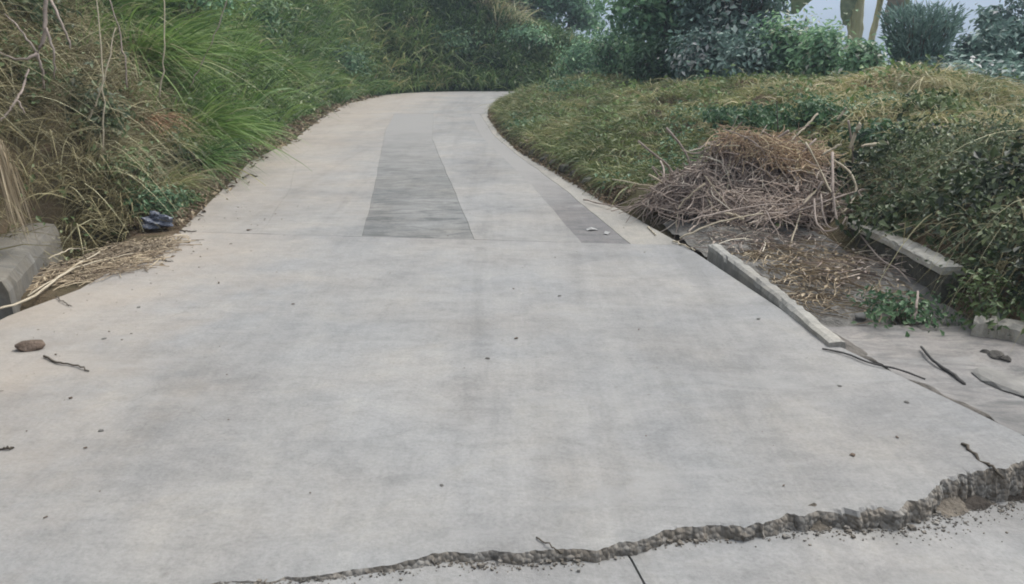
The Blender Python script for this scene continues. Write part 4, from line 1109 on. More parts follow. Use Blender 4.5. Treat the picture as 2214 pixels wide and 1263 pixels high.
stick('twig', [g(1160, 1162, .006), g(1185, 1175, .012), g(1205, 1190, .008), g(1232, 1203, -.03)], .0035, .002, 'stick_dark', 'thin dark twig lying across the broken road step', 'twig')
stick('twig', [g(0, 970, .006), g(18, 969, .008), g(30, 967, .005)], .006, .004, 'stick_dark', 'short dark twig at the left picture edge low on the slab', 'twig')

G = Geo(); n_ = 2600; yy = 7.6 + 12.5 * rng.random(n_) ** 1.2; off = np.abs(rng.normal(.08, .10, n_)) - .05
xx = np.interp(yy, INN[:12, 1], INN[:12, 0]) + off; ins = inside(xx, yy); zz = np.where(ins, .012, np.maximum(ground_z(xx, yy), 0) + .02)
Ls = rng.uniform(.025, .07, n_) * np.interp(yy, [7, 20], [1, 1.7])
G.add(*leaves(np.stack([xx, yy, zz], 1), rng.normal(0, .5, (n_, 3)) + np.array([0, 0, 1]), Ls, Ls * .5, np.clip(rng.normal(.15, .15, n_), 0, 1), 0))
tag(link('mound_litter', G.mesh('mound_litter'), M['litter']), 'dark litter and soil along the foot of the mound', 'litter', kind='stuff')
# earth clod with dead leaves
p = g(66, 755)
clod = place('earth_clod', stone_mesh('earth_clod', .075, .052, .03, 91), (p[0], p[1], .018), .4, M['clod'], 'reddish brown earth clod on the slab at left', 'earth clod')

# crumpled plastic bag
bm = bmesh.new(); bmesh.ops.create_icosphere(bm, subdivisions=4, radius=1)
for v in bm.verts:
    c = v.co; r_ = 1 + .28 * math.sin(4.1 * c.x + 1 + 2 * c.z) * math.sin(3.7 * c.y + .5) + .16 * math.sin(9 * c.z + 5 * c.x) + .1 * math.sin(15 * c.y + 8 * c.x) + .06 * math.sin(23 * c.x - 11 * c.z)
    v.co = Vector((c.x * r_ * .11, c.y * r_ * .09, max(c.z * r_ * .075, -.03)))
me = bpy.data.meshes.new('plastic_bag'); bm.to_mesh(me); bm.free()
p = g(336, 496)
place('plastic_bag', me, (p[0], p[1] + .05, .045), .3, M['bag'], 'crumpled dark blue plastic bag in the weeds at the left road edge', 'plastic bag')

# white scraps on the grey strip
for k, (u_, v_, s, lab) in enumerate([(1280, 498, .05, 'white paper scrap on the grey strip, left of two'), (1313, 505, .045, 'white paper scrap on the grey strip, right of two')]):
    V = np.array([[-1, -.4, 0], [-.2, -.5, .25], [.9, -.3, .05], [-.9, .35, .1], [-.1, .4, .4], [1, .45, .0]]) * s
    V = np.vstack([V, V - np.array([0, 0, .002])])
    F = np.array([[0, 1, 4, 3], [1, 2, 5, 4], [9, 10, 7, 6], [10, 11, 8, 7], [0, 6, 7, 1], [1, 7, 8, 2], [3, 4, 10, 9], [4, 5, 11, 10], [0, 3, 9, 6], [2, 8, 11, 5]])
    p = g(u_, v_); place('paper_scrap', npmesh('paper_scrap', V, F), (p[0], p[1], .004), .2 + k, M['paper'], lab, 'paper scrap')

# dark strips on the apron side
z_ = -.0
stick('rubber_strip', [g(1778, 754, .008), g(1830, 765, .01), g(1880, 785, .01), g(1940, 798, .008), g(2000, 820, -.03)], .006, .006, 'rubber', 'long dark strip lying along the road edge at the drain mouth', 'strip', wob=.001)
stick('rubber_strip', [g(1992, 750, -.07), g(2020, 782, -.07), g(2055, 806, -.08), g(2085, 830, -.08)], .008, .012, 'rubber', 'short dark stick on the drain apron right of the long strip', 'stick', wob=.002)
stick('rubber_strip', [g(2080, 960, .004), g(2110, 985, .006), g(2145, 1010, .003), g(2170, 1035, -.02)], .008, .005, 'stick_dark', 'dark root lying above the broken corner of the slab', 'root', wob=.004)

# ------------------------------------------------------------------ right mound
moundc = lambda x, y, do, di, ins, so: (~ins) & (di < do) & (di > .12) & (di < 8)
G = Geo()
x, y, do, di = scatter(34000, (-1, 11), (6.8, 24), moundc)
ok = ~((x < 2.9) & (y < 7.9)) & (y + .35 * x > 8.3) & (fbm(x * 1.6 + 50, y * 1.6, 3) > -.42)
k = ok & (rng.random(len(x)) < np.interp(np.hypot(x, y), [7, 22], [1, .45])); x, y, di = x[k], y[k], di[k]
tn = .5 + .45 * fbm(x * .7, y * .7) + .3 * fbm(x * 2.5, y * 2.5) - .1 + .38 * sm(1.5, 4.5, x)
k = di > .22; x, y, tn = x[k], y[k], tn[k]
G.add(*clumps(on_ground(x, y, -.01), 11, .11, (.12, .34), 1.1, (.008, .017), tn, .2, (.4, 1.3), 4, .6))
x, y, do, di = scatter(2600, (-1, 9), (6.8, 22), moundc)
k = (di > .15) & (y + .35 * x > 8.2) & ~((x < 2.9) & (y < 7.9)) & (rng.random(len(x)) < .35 + .6 * sm(3.0, 5.0, x)); x, y = x[k], y[k]
G.add(*clumps(on_ground(x, y, -.01), 9, .12, (.2, .6), 1.3, (.005, .010), rng.uniform(.55, 1.0, len(x)), .15, (.5, 1.5), 6, .5))
x, y = rng.uniform(3.4, 6.4, 420), rng.uniform(7.2, 9.8, 420)
P0 = on_ground(x, y, .02)
a_ = np.full((len(x), 1), 0.0); n_ = 16; b_ = np.repeat(P0, n_, 0) + rng.normal(0, .07, (len(x) * n_, 3)) * np.array([1, 1, .2])
aa_ = rng.normal(-1.75, .8, len(b_)); d_ = np.stack([np.cos(aa_), np.sin(aa_), rng.uniform(.2, 1.1, len(b_))], 1)
G.add(*blades(b_, d_, rng.uniform(.2, .6, len(b_)), rng.uniform(.005, .011, len(b_)), rng.uniform(.5, 1.3, len(b_)), np.clip(np.repeat(rng.uniform(.45, 1, len(x)), n_) + rng.normal(0, .12, len(b_)), 0, 1), 6))
x, y, do, di = scatter(9000, (-1, 6), (6.8, 20), lambda x, y, do, di, ins, so: (~ins) & (di > .1) & (di < .3))
k = y > 8.2; x, y = x[k], y[k]
G.add(*clumps(on_ground(x, y, .02), 8, .06, (.1, .26), 1.2, (.006, .012), rng.uniform(.1, .6, len(x)), .15, (.7, 1.5), 5, .4))
tag(link('mound_grass', G.mesh('mound_grass'), M['olive']), 'short olive grass covering the mound on the right', 'grass', kind='stuff')
# green creeper through the grass
G = Geo()
x, y, do, di = scatter(9000, (0, 9), (6.3, 20), moundc)
k = (fbm(x * .9 + 30, y * .9) > np.where(x < 1.6, .42, np.where(y < 9.2, .0, .3))) & ~((x < 2.5) & (y < 7.8)); x, y = x[k], y[k]
P0 = on_ground(x, y, .05); nl = 9
C = np.repeat(P0, nl, 0) + rng.normal(0, 1, (len(P0) * nl, 3)) * np.array([.1, .1, .045])
Ls = rng.uniform(.03, .065, len(C)) * np.interp(np.hypot(C[:, 0], C[:, 1]), [7, 18], [1, 1.5])
G.add(*leaves(C, rng.normal(0, .5, C.shape) + np.array([-.1, -.3, 1]), Ls, Ls * .6, np.clip(rng.normal(.5, .2, len(C)), 0, 1)))
tag(link('creeper', G.mesh('creeper'), M['creeper']), 'low green creeper growing through the grass of the mound', 'creeper', kind='stuff')
G = Geo()
x, y, do, di = scatter(420, (-.2, 8), (7.6, 19), moundc); k = (di > .3) & (y + .3 * x > 8.4); x, y = x[k], y[k]
nl = 34; P0 = on_ground(x, y, .06); sc_ = rng.uniform(.5, 1.6, len(x))
C = np.repeat(P0, nl, 0) + rng.normal(0, 1, (len(P0) * nl, 3)) * np.array([.1, .1, .05]) * np.repeat(sc_, nl)[:, None]
Ls = rng.uniform(.035, .08, len(C)) * np.repeat(sc_, nl)
G.add(*leaves(C, rng.normal(0, .5, C.shape) + np.array([-.1, -.3, 1]), Ls, Ls * .5, np.clip(np.repeat(rng.uniform(.2, .8, len(x)), nl) + rng.normal(0, .15, len(C)), 0, 1)))
tag(link('mound_weeds', G.mesh('mound_weeds'), M['tree_yellow']), 'scattered leafy weeds standing in the grass of the mound', 'weeds', kind='stuff')
xl_ = lambda y_: np.interp(y_, INN[:12, 1], INN[:12, 0])
# brambles on the cut face above the drain wall
G = Geo(); G2 = Geo()
x, y, do, di = scatter(17000, (2.2, 7), (3.6, 8.4), lambda x, y, do, di, ins, so: (~ins) & (di > 1.12) & (di < 2.7 + .5 * (y < 5.5)))
k = (rng.random(len(x)) < .8 + .9 * fbm(x * 2.6 + 7, y * 2.6)) & (di > np.where(y > 6.4, 1.75, np.where(y < 5.2, 1.42, 1.5))) & ~((di < 1.75) & (y < 4.3)) & (y < 7.2); x, y, di = x[k], y[k], di[k]
P0 = on_ground(x, y, .06); nl = 12
C = np.repeat(P0, nl, 0) + rng.normal(0, 1, (len(P0) * nl, 3)) * np.array([.1, .1, .1]) + np.repeat(np.array([-.12, -.14, .04]) * np.abs(rng.normal(0, 1, (len(P0), 1))), nl, 0)
Ls = rng.uniform(.022, .06, len(C)) * np.repeat(np.clip(1 + 1.6 * fbm(x * 1.8 + 3, y * 1.8), .6, 2.0), nl)
G.add(*leaves(C, rng.normal(0, .5, C.shape) + np.array([-.5, -.4, .7]), Ls, Ls * .55, np.clip(np.repeat(.45 + 1.0 * fbm(x * 2.2, y * 2.2), nl) + rng.normal(0, .2, len(C)), 0, 1)))
tag(link('brambles', G.mesh('brambles'), M['bramble']), 'dark brambles covering the cut face above the drain', 'brambles', kind='stuff')
k = rng.random(len(x)) < .16 + .5 * sm(.1, .3, fbm(x * 1.7 + 20, y * 1.7)) + .12 * (di > 2.4); x, y = x[k], y[k]
G2.add(*clumps(on_ground(x, y, .08), 10, .08, (.2, .6), 1.2, (.004, .009), .5 + .5 * fbm(x, y), .25, (.8, 1.8), 6, .4))
xx_ = rng.uniform(2.4, 4.6, 70); yy_ = rng.uniform(4.6, 7.2, 70); k = (xx_ - xl_(yy_)) > 1.5; xx_, yy_ = xx_[k], yy_[k]
b_ = on_ground(xx_, yy_, .16); d_ = np.stack([rng.normal(-.5, .6, len(b_)), rng.normal(-.6, .5, len(b_)), rng.uniform(.2, 1, len(b_))], 1)
G2.add(*blades(b_, d_, rng.uniform(.3, .9, len(b_)), rng.uniform(.008, .014, len(b_)), rng.uniform(.6, 1.5, len(b_)), rng.uniform(.4, 1, len(b_)), 8))
tag(link('dry_grass', G2.mesh('dry_grass'), M['dry']), 'dead grass hanging among the brambles on the right', 'dry grass', kind='stuff')
# the drain floor: debris, straw and small weeds
nn = 60
U_, V_ = np.meshgrid(np.linspace(0, 1, nn), np.linspace(0, 1, nn))
YY = 4.25 + V_ * 2.5; XX = xl(INN, YY.ravel()).reshape(YY.shape) + .1 + U_ * 1.08
ZZ = np.minimum(ground_z(XX, YY), .02) + .03 + .02 * U_ * sm(4.4, 5.2, YY) + .06 * fbm(XX * 2.5, YY * 2.5) + .035 * fbm(XX * 10, YY * 10, 4)
q = (np.arange(nn - 1)[:, None] * nn + np.arange(nn - 1)[None]).ravel()
tag(link('drain_sediment', npmesh('drain_sediment', np.stack([XX, YY, ZZ], 2).reshape(-1, 3), np.stack([q, q + 1, q + nn + 1, q + nn], 1), smooth=True), simple_mat('drain_sediment', (0.1, 0.096, 0.086), (0.235, 0.225, 0.205), 10, .95, 1.0)), 'grey silt filling the drain between the two kerb walls', 'silt', kind='stuff')
for cx_, cy_, ax_, n_, mt_ in ((1.95, 6.3, .55, 260, 'twigs'), (2.1, 5.7, .6, 260, 'litter'), (2.15, 5.0, .5, 200, 'litter'), (2.5, 5.5, .5, 160, 'twigs')):
    litter('drain_litter', cx_, cy_, .5, ax_, 1.9, n_, (.1, .42), 'dry stalks strewn over the drain silt, ' + {6.3: 'highest, under the brush pile', 5.7: 'in the middle', 5.0: 'lowest', 5.5: 'against the drain wall'}[cy_], mt_, .05)
cD = g(1780, 590, -.06)
bush('leafy_plant', gnd(2.35, 4.55), (.34, .22, .12), 500, .045, M['creeper'], 'low green weeds at the near end of the drain', 'plant')
bush('leafy_plant', gnd(2.75, 4.4), (.22, .25, .2), 450, .045, M['under'], 'dark leafy weeds at the near end of the drain wall', 'plant')
bush('leafy_plant', gnd(2.95, 4.15), (.25, .22, .2), 450, .045, M['under'], 'dark leafy weeds above the short wall end at the right edge', 'plant')
bush('leafy_plant', at(1680, 505, 6.6) * np.array([1, 1, 0]) + np.array([0, 0, .02]), (.14, .14, .07), 140, .05, M['tree_yellow'], 'small fresh green weed in the drain under the brush pile', 'plant')
def bank_pos(u_, v_, Y): p = at(u_, v_, Y); return gnd(p[0], p[1])
for (u_, Y, rad, nn_, mt, lab) in ((1660, 8.9, (.38, .3, .16), 700, 'creeper', 'dark green leafy plant behind the top of the brush pile'), (1760, 8.6, (.34, .3, .16), 600, 'creeper', 'green leafy plant behind the pale leaning stick'),
                                   (1900, 7.6, (.3, .3, .17), 650, 'creeper', 'dark green leafy plant right of the brush pile above the drain wall'), (1560, 9.2, (.34, .3, .13), 500, 'creeper', 'low green leafy plant left behind the brush pile'),
                                   (2010, 8.2, (.4, .35, .16), 600, 'under', 'dull leafy plant half way up the cut face')):
    bush('leafy_plant', bank_pos(u_, 300, Y), rad, nn_, .07, M[mt], lab, 'plant')
# dry grass tufts hanging over the cut
for (u_, Y, n_, lab) in ((2075, 8.3, 170, 'long straw coloured tuft hanging over the cut face'), (2130, 7.9, 130, 'straw tuft hanging beside the long one near the right edge'), (1990, 9.6, 160, 'straw coloured tuft on the top of the mound')):
    p = np.array(bank_pos(u_, 280, Y)); G = Geo()
    a = rng.normal(-1.9, .7, n_); b_ = rng.normal(0, .1, (n_, 3)) * np.array([1, 1, .2])
    d_ = np.stack([np.cos(a), np.sin(a), rng.uniform(.1, .9, n_)], 1)
    G.add(*blades(b_, d_, rng.uniform(.25, .7, n_), rng.uniform(.005, .01, n_), rng.uniform(.5, 1.2, n_), rng.uniform(.45, 1, n_), 6))
    o = link('straw_tuft', G.mesh('straw_tuft'), M['dry']); o.location = p; tag(o, lab, 'straw tuft')

# ------------------------------------------------------------------ brush pile
pb = np.array([2.12, 7.1, 0.12])
pile = empty('brush_pile', pb, 'heap of dead vines and straw on the mound end above the drain', 'brush pile')
RX, RY, RZ = .92, .62, .46
def pile_z(x, y):
    q_ = (x / RX) ** 2 + (y / RY) ** 2
    lobes = .30 * np.exp(-((x + .45) / .42) ** 2 - ((y + .02) / .4) ** 2) + .40 * np.exp(-((x - .12) / .45) ** 2 - ((y - .12) / .42) ** 2) + .27 * np.exp(-((x - .62) / .34) ** 2 - ((y + .02) / .4) ** 2)
    return (lobes * (1 + .5 * vnoise(x * 4 + 3, y * 4)) + .10 * vnoise(x * 9, y * 9)) * sm(1.25, .6, q_)
def dome(n, shrink=1.0):
    a = rng.uniform(0, 2 * np.pi, n); r = np.sqrt(rng.random(n)) * shrink * 1.05
    x, y = np.cos(a) * r * RX, np.sin(a) * r * RY
    z = np.maximum(pile_z(x, y), .01); e = .03
    N = np.stack([-(pile_z(x + e, y) - z) / e, -(pile_z(x, y + e) - z) / e, np.ones(n)], 1)
    return np.stack([x, y, z], 1), N
def curved(C, N, L, n, curl):
    S = 9; t = np.linspace(-.5, .5, S)
    a = rng.normal(0, 1, (n, 3)); N = unit(N); T = unit(a - N * (a * N).sum(1, keepdims=True)); B = np.cross(N, T)
    P_ = C[:, None] + T[:, None] * (L[:, None] * t)[..., None]
    P_ += B[:, None] * ((curl * L)[:, None] * (t * 2) ** 2 * .5)[..., None]
    P_ -= N[:, None] * ((L * rng.uniform(-.3, 1.0, n))[:, None] * t ** 2 * 1.2)[..., None]
    P_ += rng.normal(0, .006, P_.shape)
    P_[..., 2] += (.02 + rng.normal(0, .02, (n, 1)))
    return P_
G = Geo(); n_ = 1500
C, N = dome(n_); C[:, 2] *= rng.uniform(.6, 1.08, n_); L_ = rng.uniform(.18, .6, n_)
P_ = curved(C, N, L_, n_, rng.normal(0, .5, n_))
G.add(*tubes(P_, rng.uniform(.0025, .006, n_)[:, None] * np.linspace(1.1, .6, 9)[None], 4, np.clip(rng.normal(.42, .22, n_), 0, 1)))
o = link('twig_tangle', G.mesh('twig_tangle'), M['twigs'], pile); tag(o, kind='stuff')
# inner core of broken litter keeps the heap dense
G = Geo(); n_ = 2600; C, N = dome(n_); C[:, 2] *= rng.uniform(.3, .92, n_); Ls = rng.uniform(.04, .1, n_)
G.add(*leaves(C, N + rng.normal(0, .01, C.shape), Ls, Ls * .5, np.clip(rng.normal(.2, .15, n_), 0, 1), 0))
tag(link('litter_core', G.mesh('litter_core'), M['twigs'], pile), kind='stuff')
G = Geo(); n_ = 1000
a = rng.uniform(0, 6.28, n_); r = np.sqrt(rng.random(n_)); C = np.stack([.16 + np.cos(a) * r * .5, .12 + np.sin(a) * r * .36, np.zeros(n_)], 1)
C[:, 2] = pile_z(C[:, 0], C[:, 1]) + rng.uniform(.02, .12, n_)
P_ = curved(C, np.tile([0, -.2, 1.0], (n_, 1)), rng.uniform(.12, .42, n_), n_, rng.normal(0, .3, n_))
G.add(*tubes(P_, rng.uniform(.0015, .0035, n_)[:, None] * np.ones((1, 9)), 3, np.clip(rng.normal(.5, .25, n_), 0, 1)))
tag(link('straw_top', G.mesh('straw_top'), M['straw'], pile), kind='stuff')
for k in range(56):                         # thicker vines one can pick out
    C, N = dome(1); L_ = rng.uniform(.3, .8, 1)
    P_ = curved(C * 1.03, N + rng.normal(0, .5, (1, 3)), L_, 1, rng.normal(0, 1.1, 1))[0]
    G = Geo(); G.add(*stem(list(P_[::2]), rng.uniform(.006, .012), rng.uniform(.003, .006), 12, 6, .003))
    link('branch', G.mesh('branch', True), M['stick_grey'] if k % 4 else M['stick_pale'], pile)
# looping creeper at its right end
for k, (pts, r0, r1) in enumerate((([at(1800, 345, 6.60), at(1835, 370, 6.50), at(1850, 405, 6.40), at(1840, 440, 6.30), at(1822, 460, 6.25)], .010, .007),
                      ([at(1775, 420, 6.40), at(1780, 460, 6.20), at(1790, 490, 6.10), at(1815, 492, 6.05), at(1830, 470, 6.10)], .008, .006),
                      ([at(1760, 430, 6.40), at(1765, 480, 6.10), at(1785, 500, 6.00), at(1810, 495, 6.00)], .009, .006),
                      ([at(1800, 330, 6.60), at(1800, 400, 6.30), at(1805, 450, 6.15), at(1812, 490, 6.05)], .012, .008),
                      ([at(1850, 400, 6.50), at(1868, 440, 6.30), at(1872, 470, 6.20), at(1862, 495, 6.10)], .007, .004))):
    G = Geo(); G.add(*stem(loc(pts, pile), r0, r1, 16, 6, .002)); link('branch', G.mesh('branch', True), M['stick_grey'] if k else M['stick_pale'], pile)

# sticks that stand out of or lie on the heap
stick('vine_stalk', [at(1741, 308, 7.0), at(1775, 370, 6.85), at(1800, 420, 6.6), at(1832, 478, 6.4)], .011, .007, 'stick_pale', 'long pale stem lying down the front of the brush pile', 'stalk')
stick('vine_stalk', [at(1832, 470, 6.35), at(1870, 520, 5.9), at(1905, 560, 5.5), at(1950, 590, 5.2), at(1985, 640, 5.0)], .009, .005, 'stick_grey', 'thin stem reaching from the brush pile across the drain wall', 'stalk')
stick('vine_stalk', [at(1705, 545, 6.1), at(1722, 490, 6.35), at(1740, 440, 6.55), at(1775, 400, 6.7)], .008, .008, 'stick_pale', 'upright pale stem against the front of the brush pile', 'stalk')
stick('vine_stalk', [at(1480, 480, 6.2), at(1560, 460, 6.25), at(1640, 445, 6.35), at(1720, 440, 6.45)], .009, .006, 'stick_grey', 'grey vine stretched along the foot of the brush pile', 'stalk')
stick('vine_stalk', [at(1470, 515, 6.15), at(1530, 488, 6.2), at(1600, 470, 6.25), at(1650, 462, 6.3)], .010, .006, 'stick_pale', 'pale vine along the lowest edge of the brush pile by the road', 'stalk')
stick('vine_stalk', [at(1655, 455, 6.3), at(1680, 500, 6.1), at(1695, 520, 6.0)], .006, .004, 'stick_grey', 'short stem hanging from the brush pile into the drain', 'stalk')
stick('thin_stake', [at(1683, 335, 7.3), at(1682, 290, 7.32), at(1680, 218, 7.35)], .007, .005, 'stick_dark', 'thin dark stake standing upright out of the brush pile', 'stake')
stick('cut_stick', [at(1705, 312, 7.2), at(1735, 280, 7.3), at(1768, 246, 7.4)], .011, .012, 'stick_pale', 'pale straight stick leaning right out of the brush pile', 'stick')
stick('cut_stick', [at(1838, 322, 6.8), at(1845, 300, 6.8), at(1852, 282, 6.8), at(1860, 268, 6.8)], .017, .024, 'stick_pale', 'thick pale cut stick standing on the right of the brush pile', 'stick')
stick('cut_stick', [at(1862, 316, 6.8), at(1890, 312, 6.8), at(1920, 309, 6.8)], .013, .022, 'stick_pale', 'thick pale cut stick lying level right of the standing one', 'stick')
stick('cut_stick', [at(1780, 335, 6.8), at(1800, 322, 6.8), at(1818, 312, 6.8)], .011, .012, 'stick_pale', 'short pale stick between the leaning and the standing one', 'stick')
stick('cut_stick', [at(1810, 258, 8.2), at(1820, 248, 8.2), at(1830, 234, 8.2)], .014, .016, 'stick_pale', 'short pale stick in the grass above the brush pile', 'stick')
stick('vine_stalk', [at(1985, 390, 6.8), at(1960, 410, 6.6), at(1920, 425, 6.5), at(1890, 430, 6.5)], .008, .004, 'stick_pale', 'pale stem across the cut face right of the brush pile', 'stalk')
stick('vine_stalk', [at(2050, 248, 8.3), at(2075, 275, 8.0), at(2100, 300, 7.7), at(2110, 345, 7.4), at(2105, 380, 7.2)], .010, .005, 'stick_pale', 'long straw coloured stem bending over the cut face', 'stalk')
stick('vine_stalk', [at(1978, 690, 4.35), at(1982, 660, 4.4), at(1984, 630, 4.5)], .010, .008, 'stick_grey', 'short grey stump standing at the near end of the drain', 'stump')
stick('vine_stalk', [g(1262, 432, .02), g(1300, 440, .03), g(1340, 448, .04), g(1372, 446, .06)], .010, .006, 'stick_grey', 'grey stem lying on the road edge left of the brush pile', 'stalk')
stick('vine_stalk', [g(1400, 490, .01), g(1410, 500, .01), g(1418, 508, .01)], .008, .005, 'stick_pale', 'short pale stem on the road edge in front of the brush pile', 'stalk')
stick('vine_stalk', [g(1455, 522, .01), g(1478, 530, .012), g(1502, 541, .01)], .008, .006, 'stick_pale', 'pale stick on the road at the lower corner of the brush pile', 'stalk')

# ------------------------------------------------------------------ trees and shrubs beyond the mound
def tree(name, base, h, crown_c, crown_r, nleaf, L, mat_, label, nclump=40, trunk_r=.09, group=None, gap=.0, asp=.5, tint=.5, lean=(0, 0)):
    o = empty(name, base, label, 'tree', group)
    cr = np.asarray(crown_r, float); cc = np.asarray(crown_c, float)
    ctr = unit(rng.normal(0, 1, (nclump, 3))) * (rng.random((nclump, 1)) ** .4) * cr + cc
    per = nleaf // nclump
    sp = rng.uniform(.12, .26, nclump)
    C = np.repeat(ctr, per, 0) + rng.normal(0, 1, (per * nclump, 3)) * np.repeat(sp, per)[:, None] * cr.mean() * np.array([1, 1, .75])
    tt = np.clip(np.repeat(tint + rng.normal(0, .22, nclump), per) + rng.normal(0, .14, per * nclump), 0, 1)
    Ls = rng.uniform(L * .6, L * 1.35, len(C))
    outw = unit(C - np.repeat(ctr, per, 0)) * .6 + np.array([0, 0, .7]) + rng.normal(0, .45, C.shape)
    G = Geo(); G.add(*leaves(C, outw, Ls, Ls * asp, tt, .5)); link('crown', G.mesh('crown'), mat_, o)
    G = Geo(); top = cc + np.array([0, 0, cr[2] * .3])
    G.add(*stem([np.array([0, 0, -.3]), np.array([.04 * h, .02, h * .3]), top * .55 + np.array([0, 0, .1 * h]), top], trunk_r, trunk_r * .35, 16, 8, .02))
    S = 7; t = np.linspace(0, 1, S)[None, :, None]
    kk = rng.uniform(.35, .95, nclump)
    st = np.stack([top * k_ if k_ > .55 else np.array([.03 * h, .02, 0]) + top * np.array([k_, k_, k_]) for k_ in kk])
    P_ = st[:, None] * (1 - t) + ctr[:, None] * t + np.array([0, 0, -.12]) * np.sin(t * np.pi) * cr[2]
    P_[:, 1:-1] += rng.normal(0, .03, (nclump, S - 2, 3))
    G.add(*tubes(P_, np.linspace(trunk_r * .32, trunk_r * .08, S)[None] * rng.uniform(.6, 1.2, (nclump, 1)), 5)); link('trunk', G.mesh('trunk', True), M['bark'], o)
    return o
def tbase(u_, Y):
    p = at(u_, 100, Y); return gnd(p[0], p[1])
def put_tree(u0, u1, v0, v1, Y, nleaf, L, matn, label, **kw):
    """a tree whose crown spans about these photo bounds when standing Y up the road"""
    a_, b_ = at(u0, v0, Y), at(u1, v1, Y); bx = (a_[0] + b_[0]) / 2
    base = np.array(gnd(bx, Y)); cz = (a_[2] + b_[2]) / 2 - base[2]
    rx = (b_[0] - a_[0]) / 2; rz = abs(a_[2] - b_[2]) / 2
    return tree('tree', base, max(a_[2] - base[2], .5), (0, 0, cz), (rx, rx * .9, rz), nleaf, L, M[matn], label, **kw)
put_tree(1335, 1570, -170, 165, 19, 8000, .19, 'tree', 'broad leafy tree standing alone right of the gap with the hills', nclump=70, trunk_r=.12, tint=.55)
put_tree(1480, 1700, -160, 160, 17.5, 6500, .17, 'tree_blue', 'bluish leafy tree overlapping the broad one on its right', nclump=60, trunk_r=.11, tint=.52)
put_tree(1040, 1190, -160, 85, 34, 5200, .24, 'tree', 'slim tree on the bank top beyond the bend, left of the pair', nclump=30, trunk_r=.14, tint=.45)
put_tree(1150, 1300, -150, 95, 35, 5600, .25, 'tree', 'tree on the bank top beyond the bend, right of the pair', nclump=32, trunk_r=.15, tint=.5)
put_tree(950, 1090, -200, 40, 33, 3200, .22, 'tree_yellow', 'pale green tree above the straw coloured slope at the bend', nclump=26, trunk_r=.12)
put_tree(2085, 2290, 15, 260, 15, 6500, .13, 'tree_blue', 'dark bluish tree at the right picture edge', nclump=34, trunk_r=.09, tint=.4)
put_tree(1980, 2150, 100, 280, 14, 4000, .11, 'tree_blue', 'low bluish tree below the dark upright one, behind the mound top', nclump=24, trunk_r=.06)
# dark upright bush
base = np.array(gnd(at(1985, 100, 14.5)[0], 14.5)); tz = at(1985, 0, 14.5)[2] - base[2]
o = empty('upright_shrub', base, 'dense dark shrub of upright twigs behind the top of the mound', 'shrub')
G = Geo(); n_ = 6500; a = rng.uniform(0, 6.28, n_); r = np.sqrt(rng.random(n_)); hh = rng.uniform(.2, .92, n_) * tz * (1 - .25 * r)
hb = tz - (at(1985, 0, 14.5)[2] - at(1985, 150, 14.5)[2])
hh = rng.uniform(hb * .75, tz * .97, n_) - .35 * r * rng.random(n_)
wd = .62 * np.interp(hh, [hb * .75, hb + .3, tz * .9, tz], [.35, .75, 1.05, .8])
b_ = np.stack([np.cos(a) * r * wd, np.sin(a) * r * wd, hh], 1)
d_ = np.stack([np.cos(a) * r * .55, np.sin(a) * r * .55, np.ones(n_)], 1) + rng.normal(0, .5, (n_, 3))
G.add(*blades(b_, d_, rng.uniform(.08, .2, n_), rng.uniform(.018, .035, n_), rng.uniform(0, .2, n_), np.clip(rng.normal(.42, .2, n_), 0, 1), 3)); link('foliage', G.mesh('foliage'), M['tree_blue'], o)
G = Geo(); S = 6; t = np.linspace(0, 1, S)[None, :, None]; n_ = 26
a = rng.uniform(0, 6.28, n_); e_ = np.stack([np.cos(a) * .45, np.sin(a) * .45, rng.uniform(.7, .92, n_) * tz], 1)
G.add(*tubes(np.zeros((n_, 1, 3)) * (1 - t) + e_[:, None] * np.concatenate([t ** 1.5, t ** 1.5, t], 2), np.linspace(.03, .008, S)[None] * np.ones((n_, 1)), 5)); link('stems', G.mesh('stems'), M['bark'], o)

# shrubs on and behind the mound edge
sh = [(1265, 70, 190, 24, (.85, .6), 'tree', 'leafy shrub at the far end of the mound below the gap'), (1335, 85, 190, 21, (.8, .6), 'tree', 'round leafy shrub right of the gap, at the mound edge'),
      (1425, 95, 190, 17.5, (.75, .5), 'creeper', 'low leafy shrub below the broad dark tree'), (1530, 85, 190, 16, (.7, .5), 'tree_blue', 'bluish shrub behind the middle of the mound'),
      (1630, 70, 190, 15, (.65, .5), 'tree_blue', 'shrub left of the big leafy bush'), (1720, 35, 185, 15, (.7, .5), 'tree', 'big leafy bush between the bluish tree and the banana plant'),
      (1795, 50, 190, 14, (.5, .5), 'tree', 'leafy bush just left of the banana stems'), (1870, 95, 175, 13, (.35, .4), 'tree', 'dark bush in front of the banana stems'),
      (2110, 130, 280, 12, (.55, .5), 'tree_blue', 'bluish bush on the slope right of the mound top'), (2200, 150, 300, 11.5, (.55, .5), 'tree_blue', 'bluish bush at the right edge below the dark tree')]
for u_, v0_, v1_, Y_, (rx, ry), mt, lab in sh:
    a_, b_ = at(u_, v0_, Y_), at(u_, v1_, Y_); bz = gnd(a_[0], Y_)[2]
    bot = min(b_[2], a_[2] - .4); 
    bush('shrub', (a_[0], Y_, bz), (rx, ry, (a_[2] - bot + .15) / 2), 3200, .115, M[mt], lab, 'shrub', nclump=40, seedt=.56, up=.5, lift=max(bot - .15 - bz, 0.0))

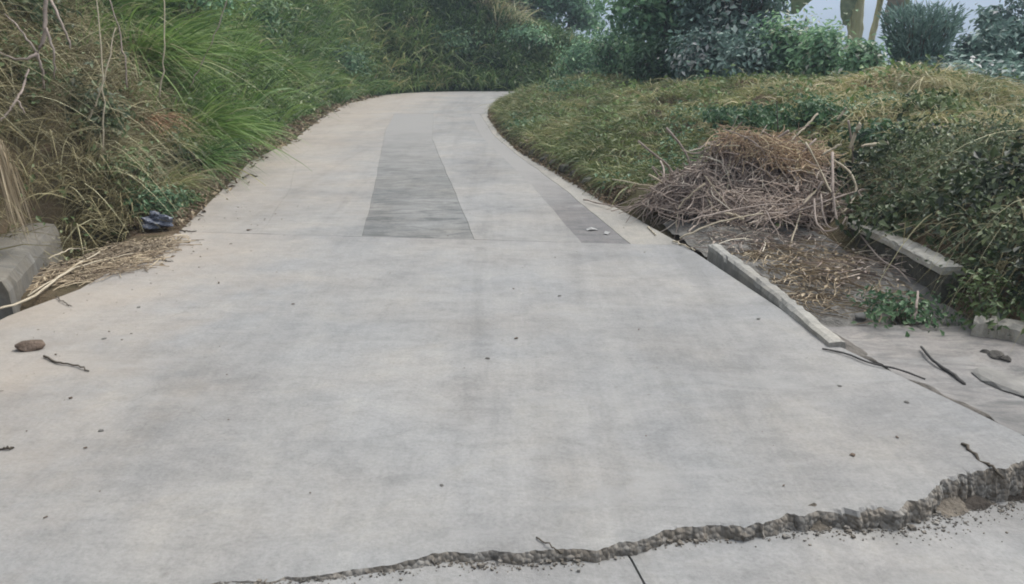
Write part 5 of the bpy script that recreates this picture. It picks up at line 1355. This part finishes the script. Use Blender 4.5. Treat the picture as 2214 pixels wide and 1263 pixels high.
# banana plant
bp_ = np.array(gnd(at(1858, 100, 16)[0], 16))
ban = empty('banana_plant', bp_, 'banana plant with pale yellow stems behind the mound', 'banana plant')
def bstem(u0, v0, u1, v1, r0, r1, Y0=16, Y1=16):
    p0, p1 = at(u0, v0, Y0), at(u1, v1, Y1); 
    G = Geo(); G.add(*stem([np.array([p0[0] - bp_[0], p0[1] - bp_[1], -.3 + (0 if Y0 == 16 else 0)]), p0 - bp_, (p0 + p1) / 2 - bp_, p1 - bp_], r0, r1, 16, 10, .004)); link('stem', G.mesh('stem', True), M['banana_stem'], ban)
bstem(1850, 100, 1862, -60, .13, .09); bstem(1880, 110, 1915, -50, .075, .05, 16, 16.1); bstem(1838, 105, 1832, -40, .06, .04, 16.05, 16.1)
def bleaf(pts, W, matn, label=None, droop=.1):
    p = spline(pts, 15) - bp_; T = unit(np.gradient(p, axis=0)); sd_ = unit(np.cross(T, np.array([.3, -1, .35]))); t = np.linspace(0, 1, 15)
    w = W * np.sin(np.clip(t * .93 + .05, 0, 1) * np.pi) ** .6; up = np.cross(sd_, T)
    cols = []
    for s_ in (-1, -.5, 0, .5, 1): cols.append(p + sd_ * (w * s_)[:, None] + up * (droop * w * abs(s_))[:, None] + rng.normal(0, .01, p.shape) * abs(s_))
    V = np.stack(cols, 1).reshape(-1, 3); q = (np.arange(14)[:, None] * 5 + np.arange(4)[None]).ravel()
    me = npmesh('leaf', V, np.stack([q, q + 1, q + 6, q + 5], 1), np.clip(.5 + .3 * np.sin(np.arange(75) * 1.7), 0, 1), True)
    o = link('leaf', me, M[matn], ban)
    if label: o['label'] = label
bleaf([at(1862, -60, 16), at(1845, -20, 15.8), at(1830, 15, 15.6), at(1826, 55, 15.5)], .16, 'banana_leaf')
bleaf([at(1862, -60, 16), at(1800, -45, 15.8), at(1740, -15, 15.6), at(1715, 30, 15.5)], .2, 'banana_leaf')
bleaf([at(1870, -60, 16), at(1900, -40, 15.7), at(1935, 0, 15.6), at(1912, 55, 15.5)], .2, 'banana_dead', 'dead greyish hanging banana leaf')
bleaf([at(1905, -50, 16.1), at(1930, -30, 16), at(1955, 10, 15.9), at(1950, 50, 15.9)], .17, 'banana_leaf')
bleaf([at(1862, -60, 16), at(1870, -160, 16), at(1920, -230, 15.8), at(2000, -230, 15.6)], .28, 'banana_leaf')
bleaf([at(1862, -60, 16), at(1840, -170, 16), at(1780, -220, 15.8), at(1700, -200, 15.6)], .28, 'banana_leaf')
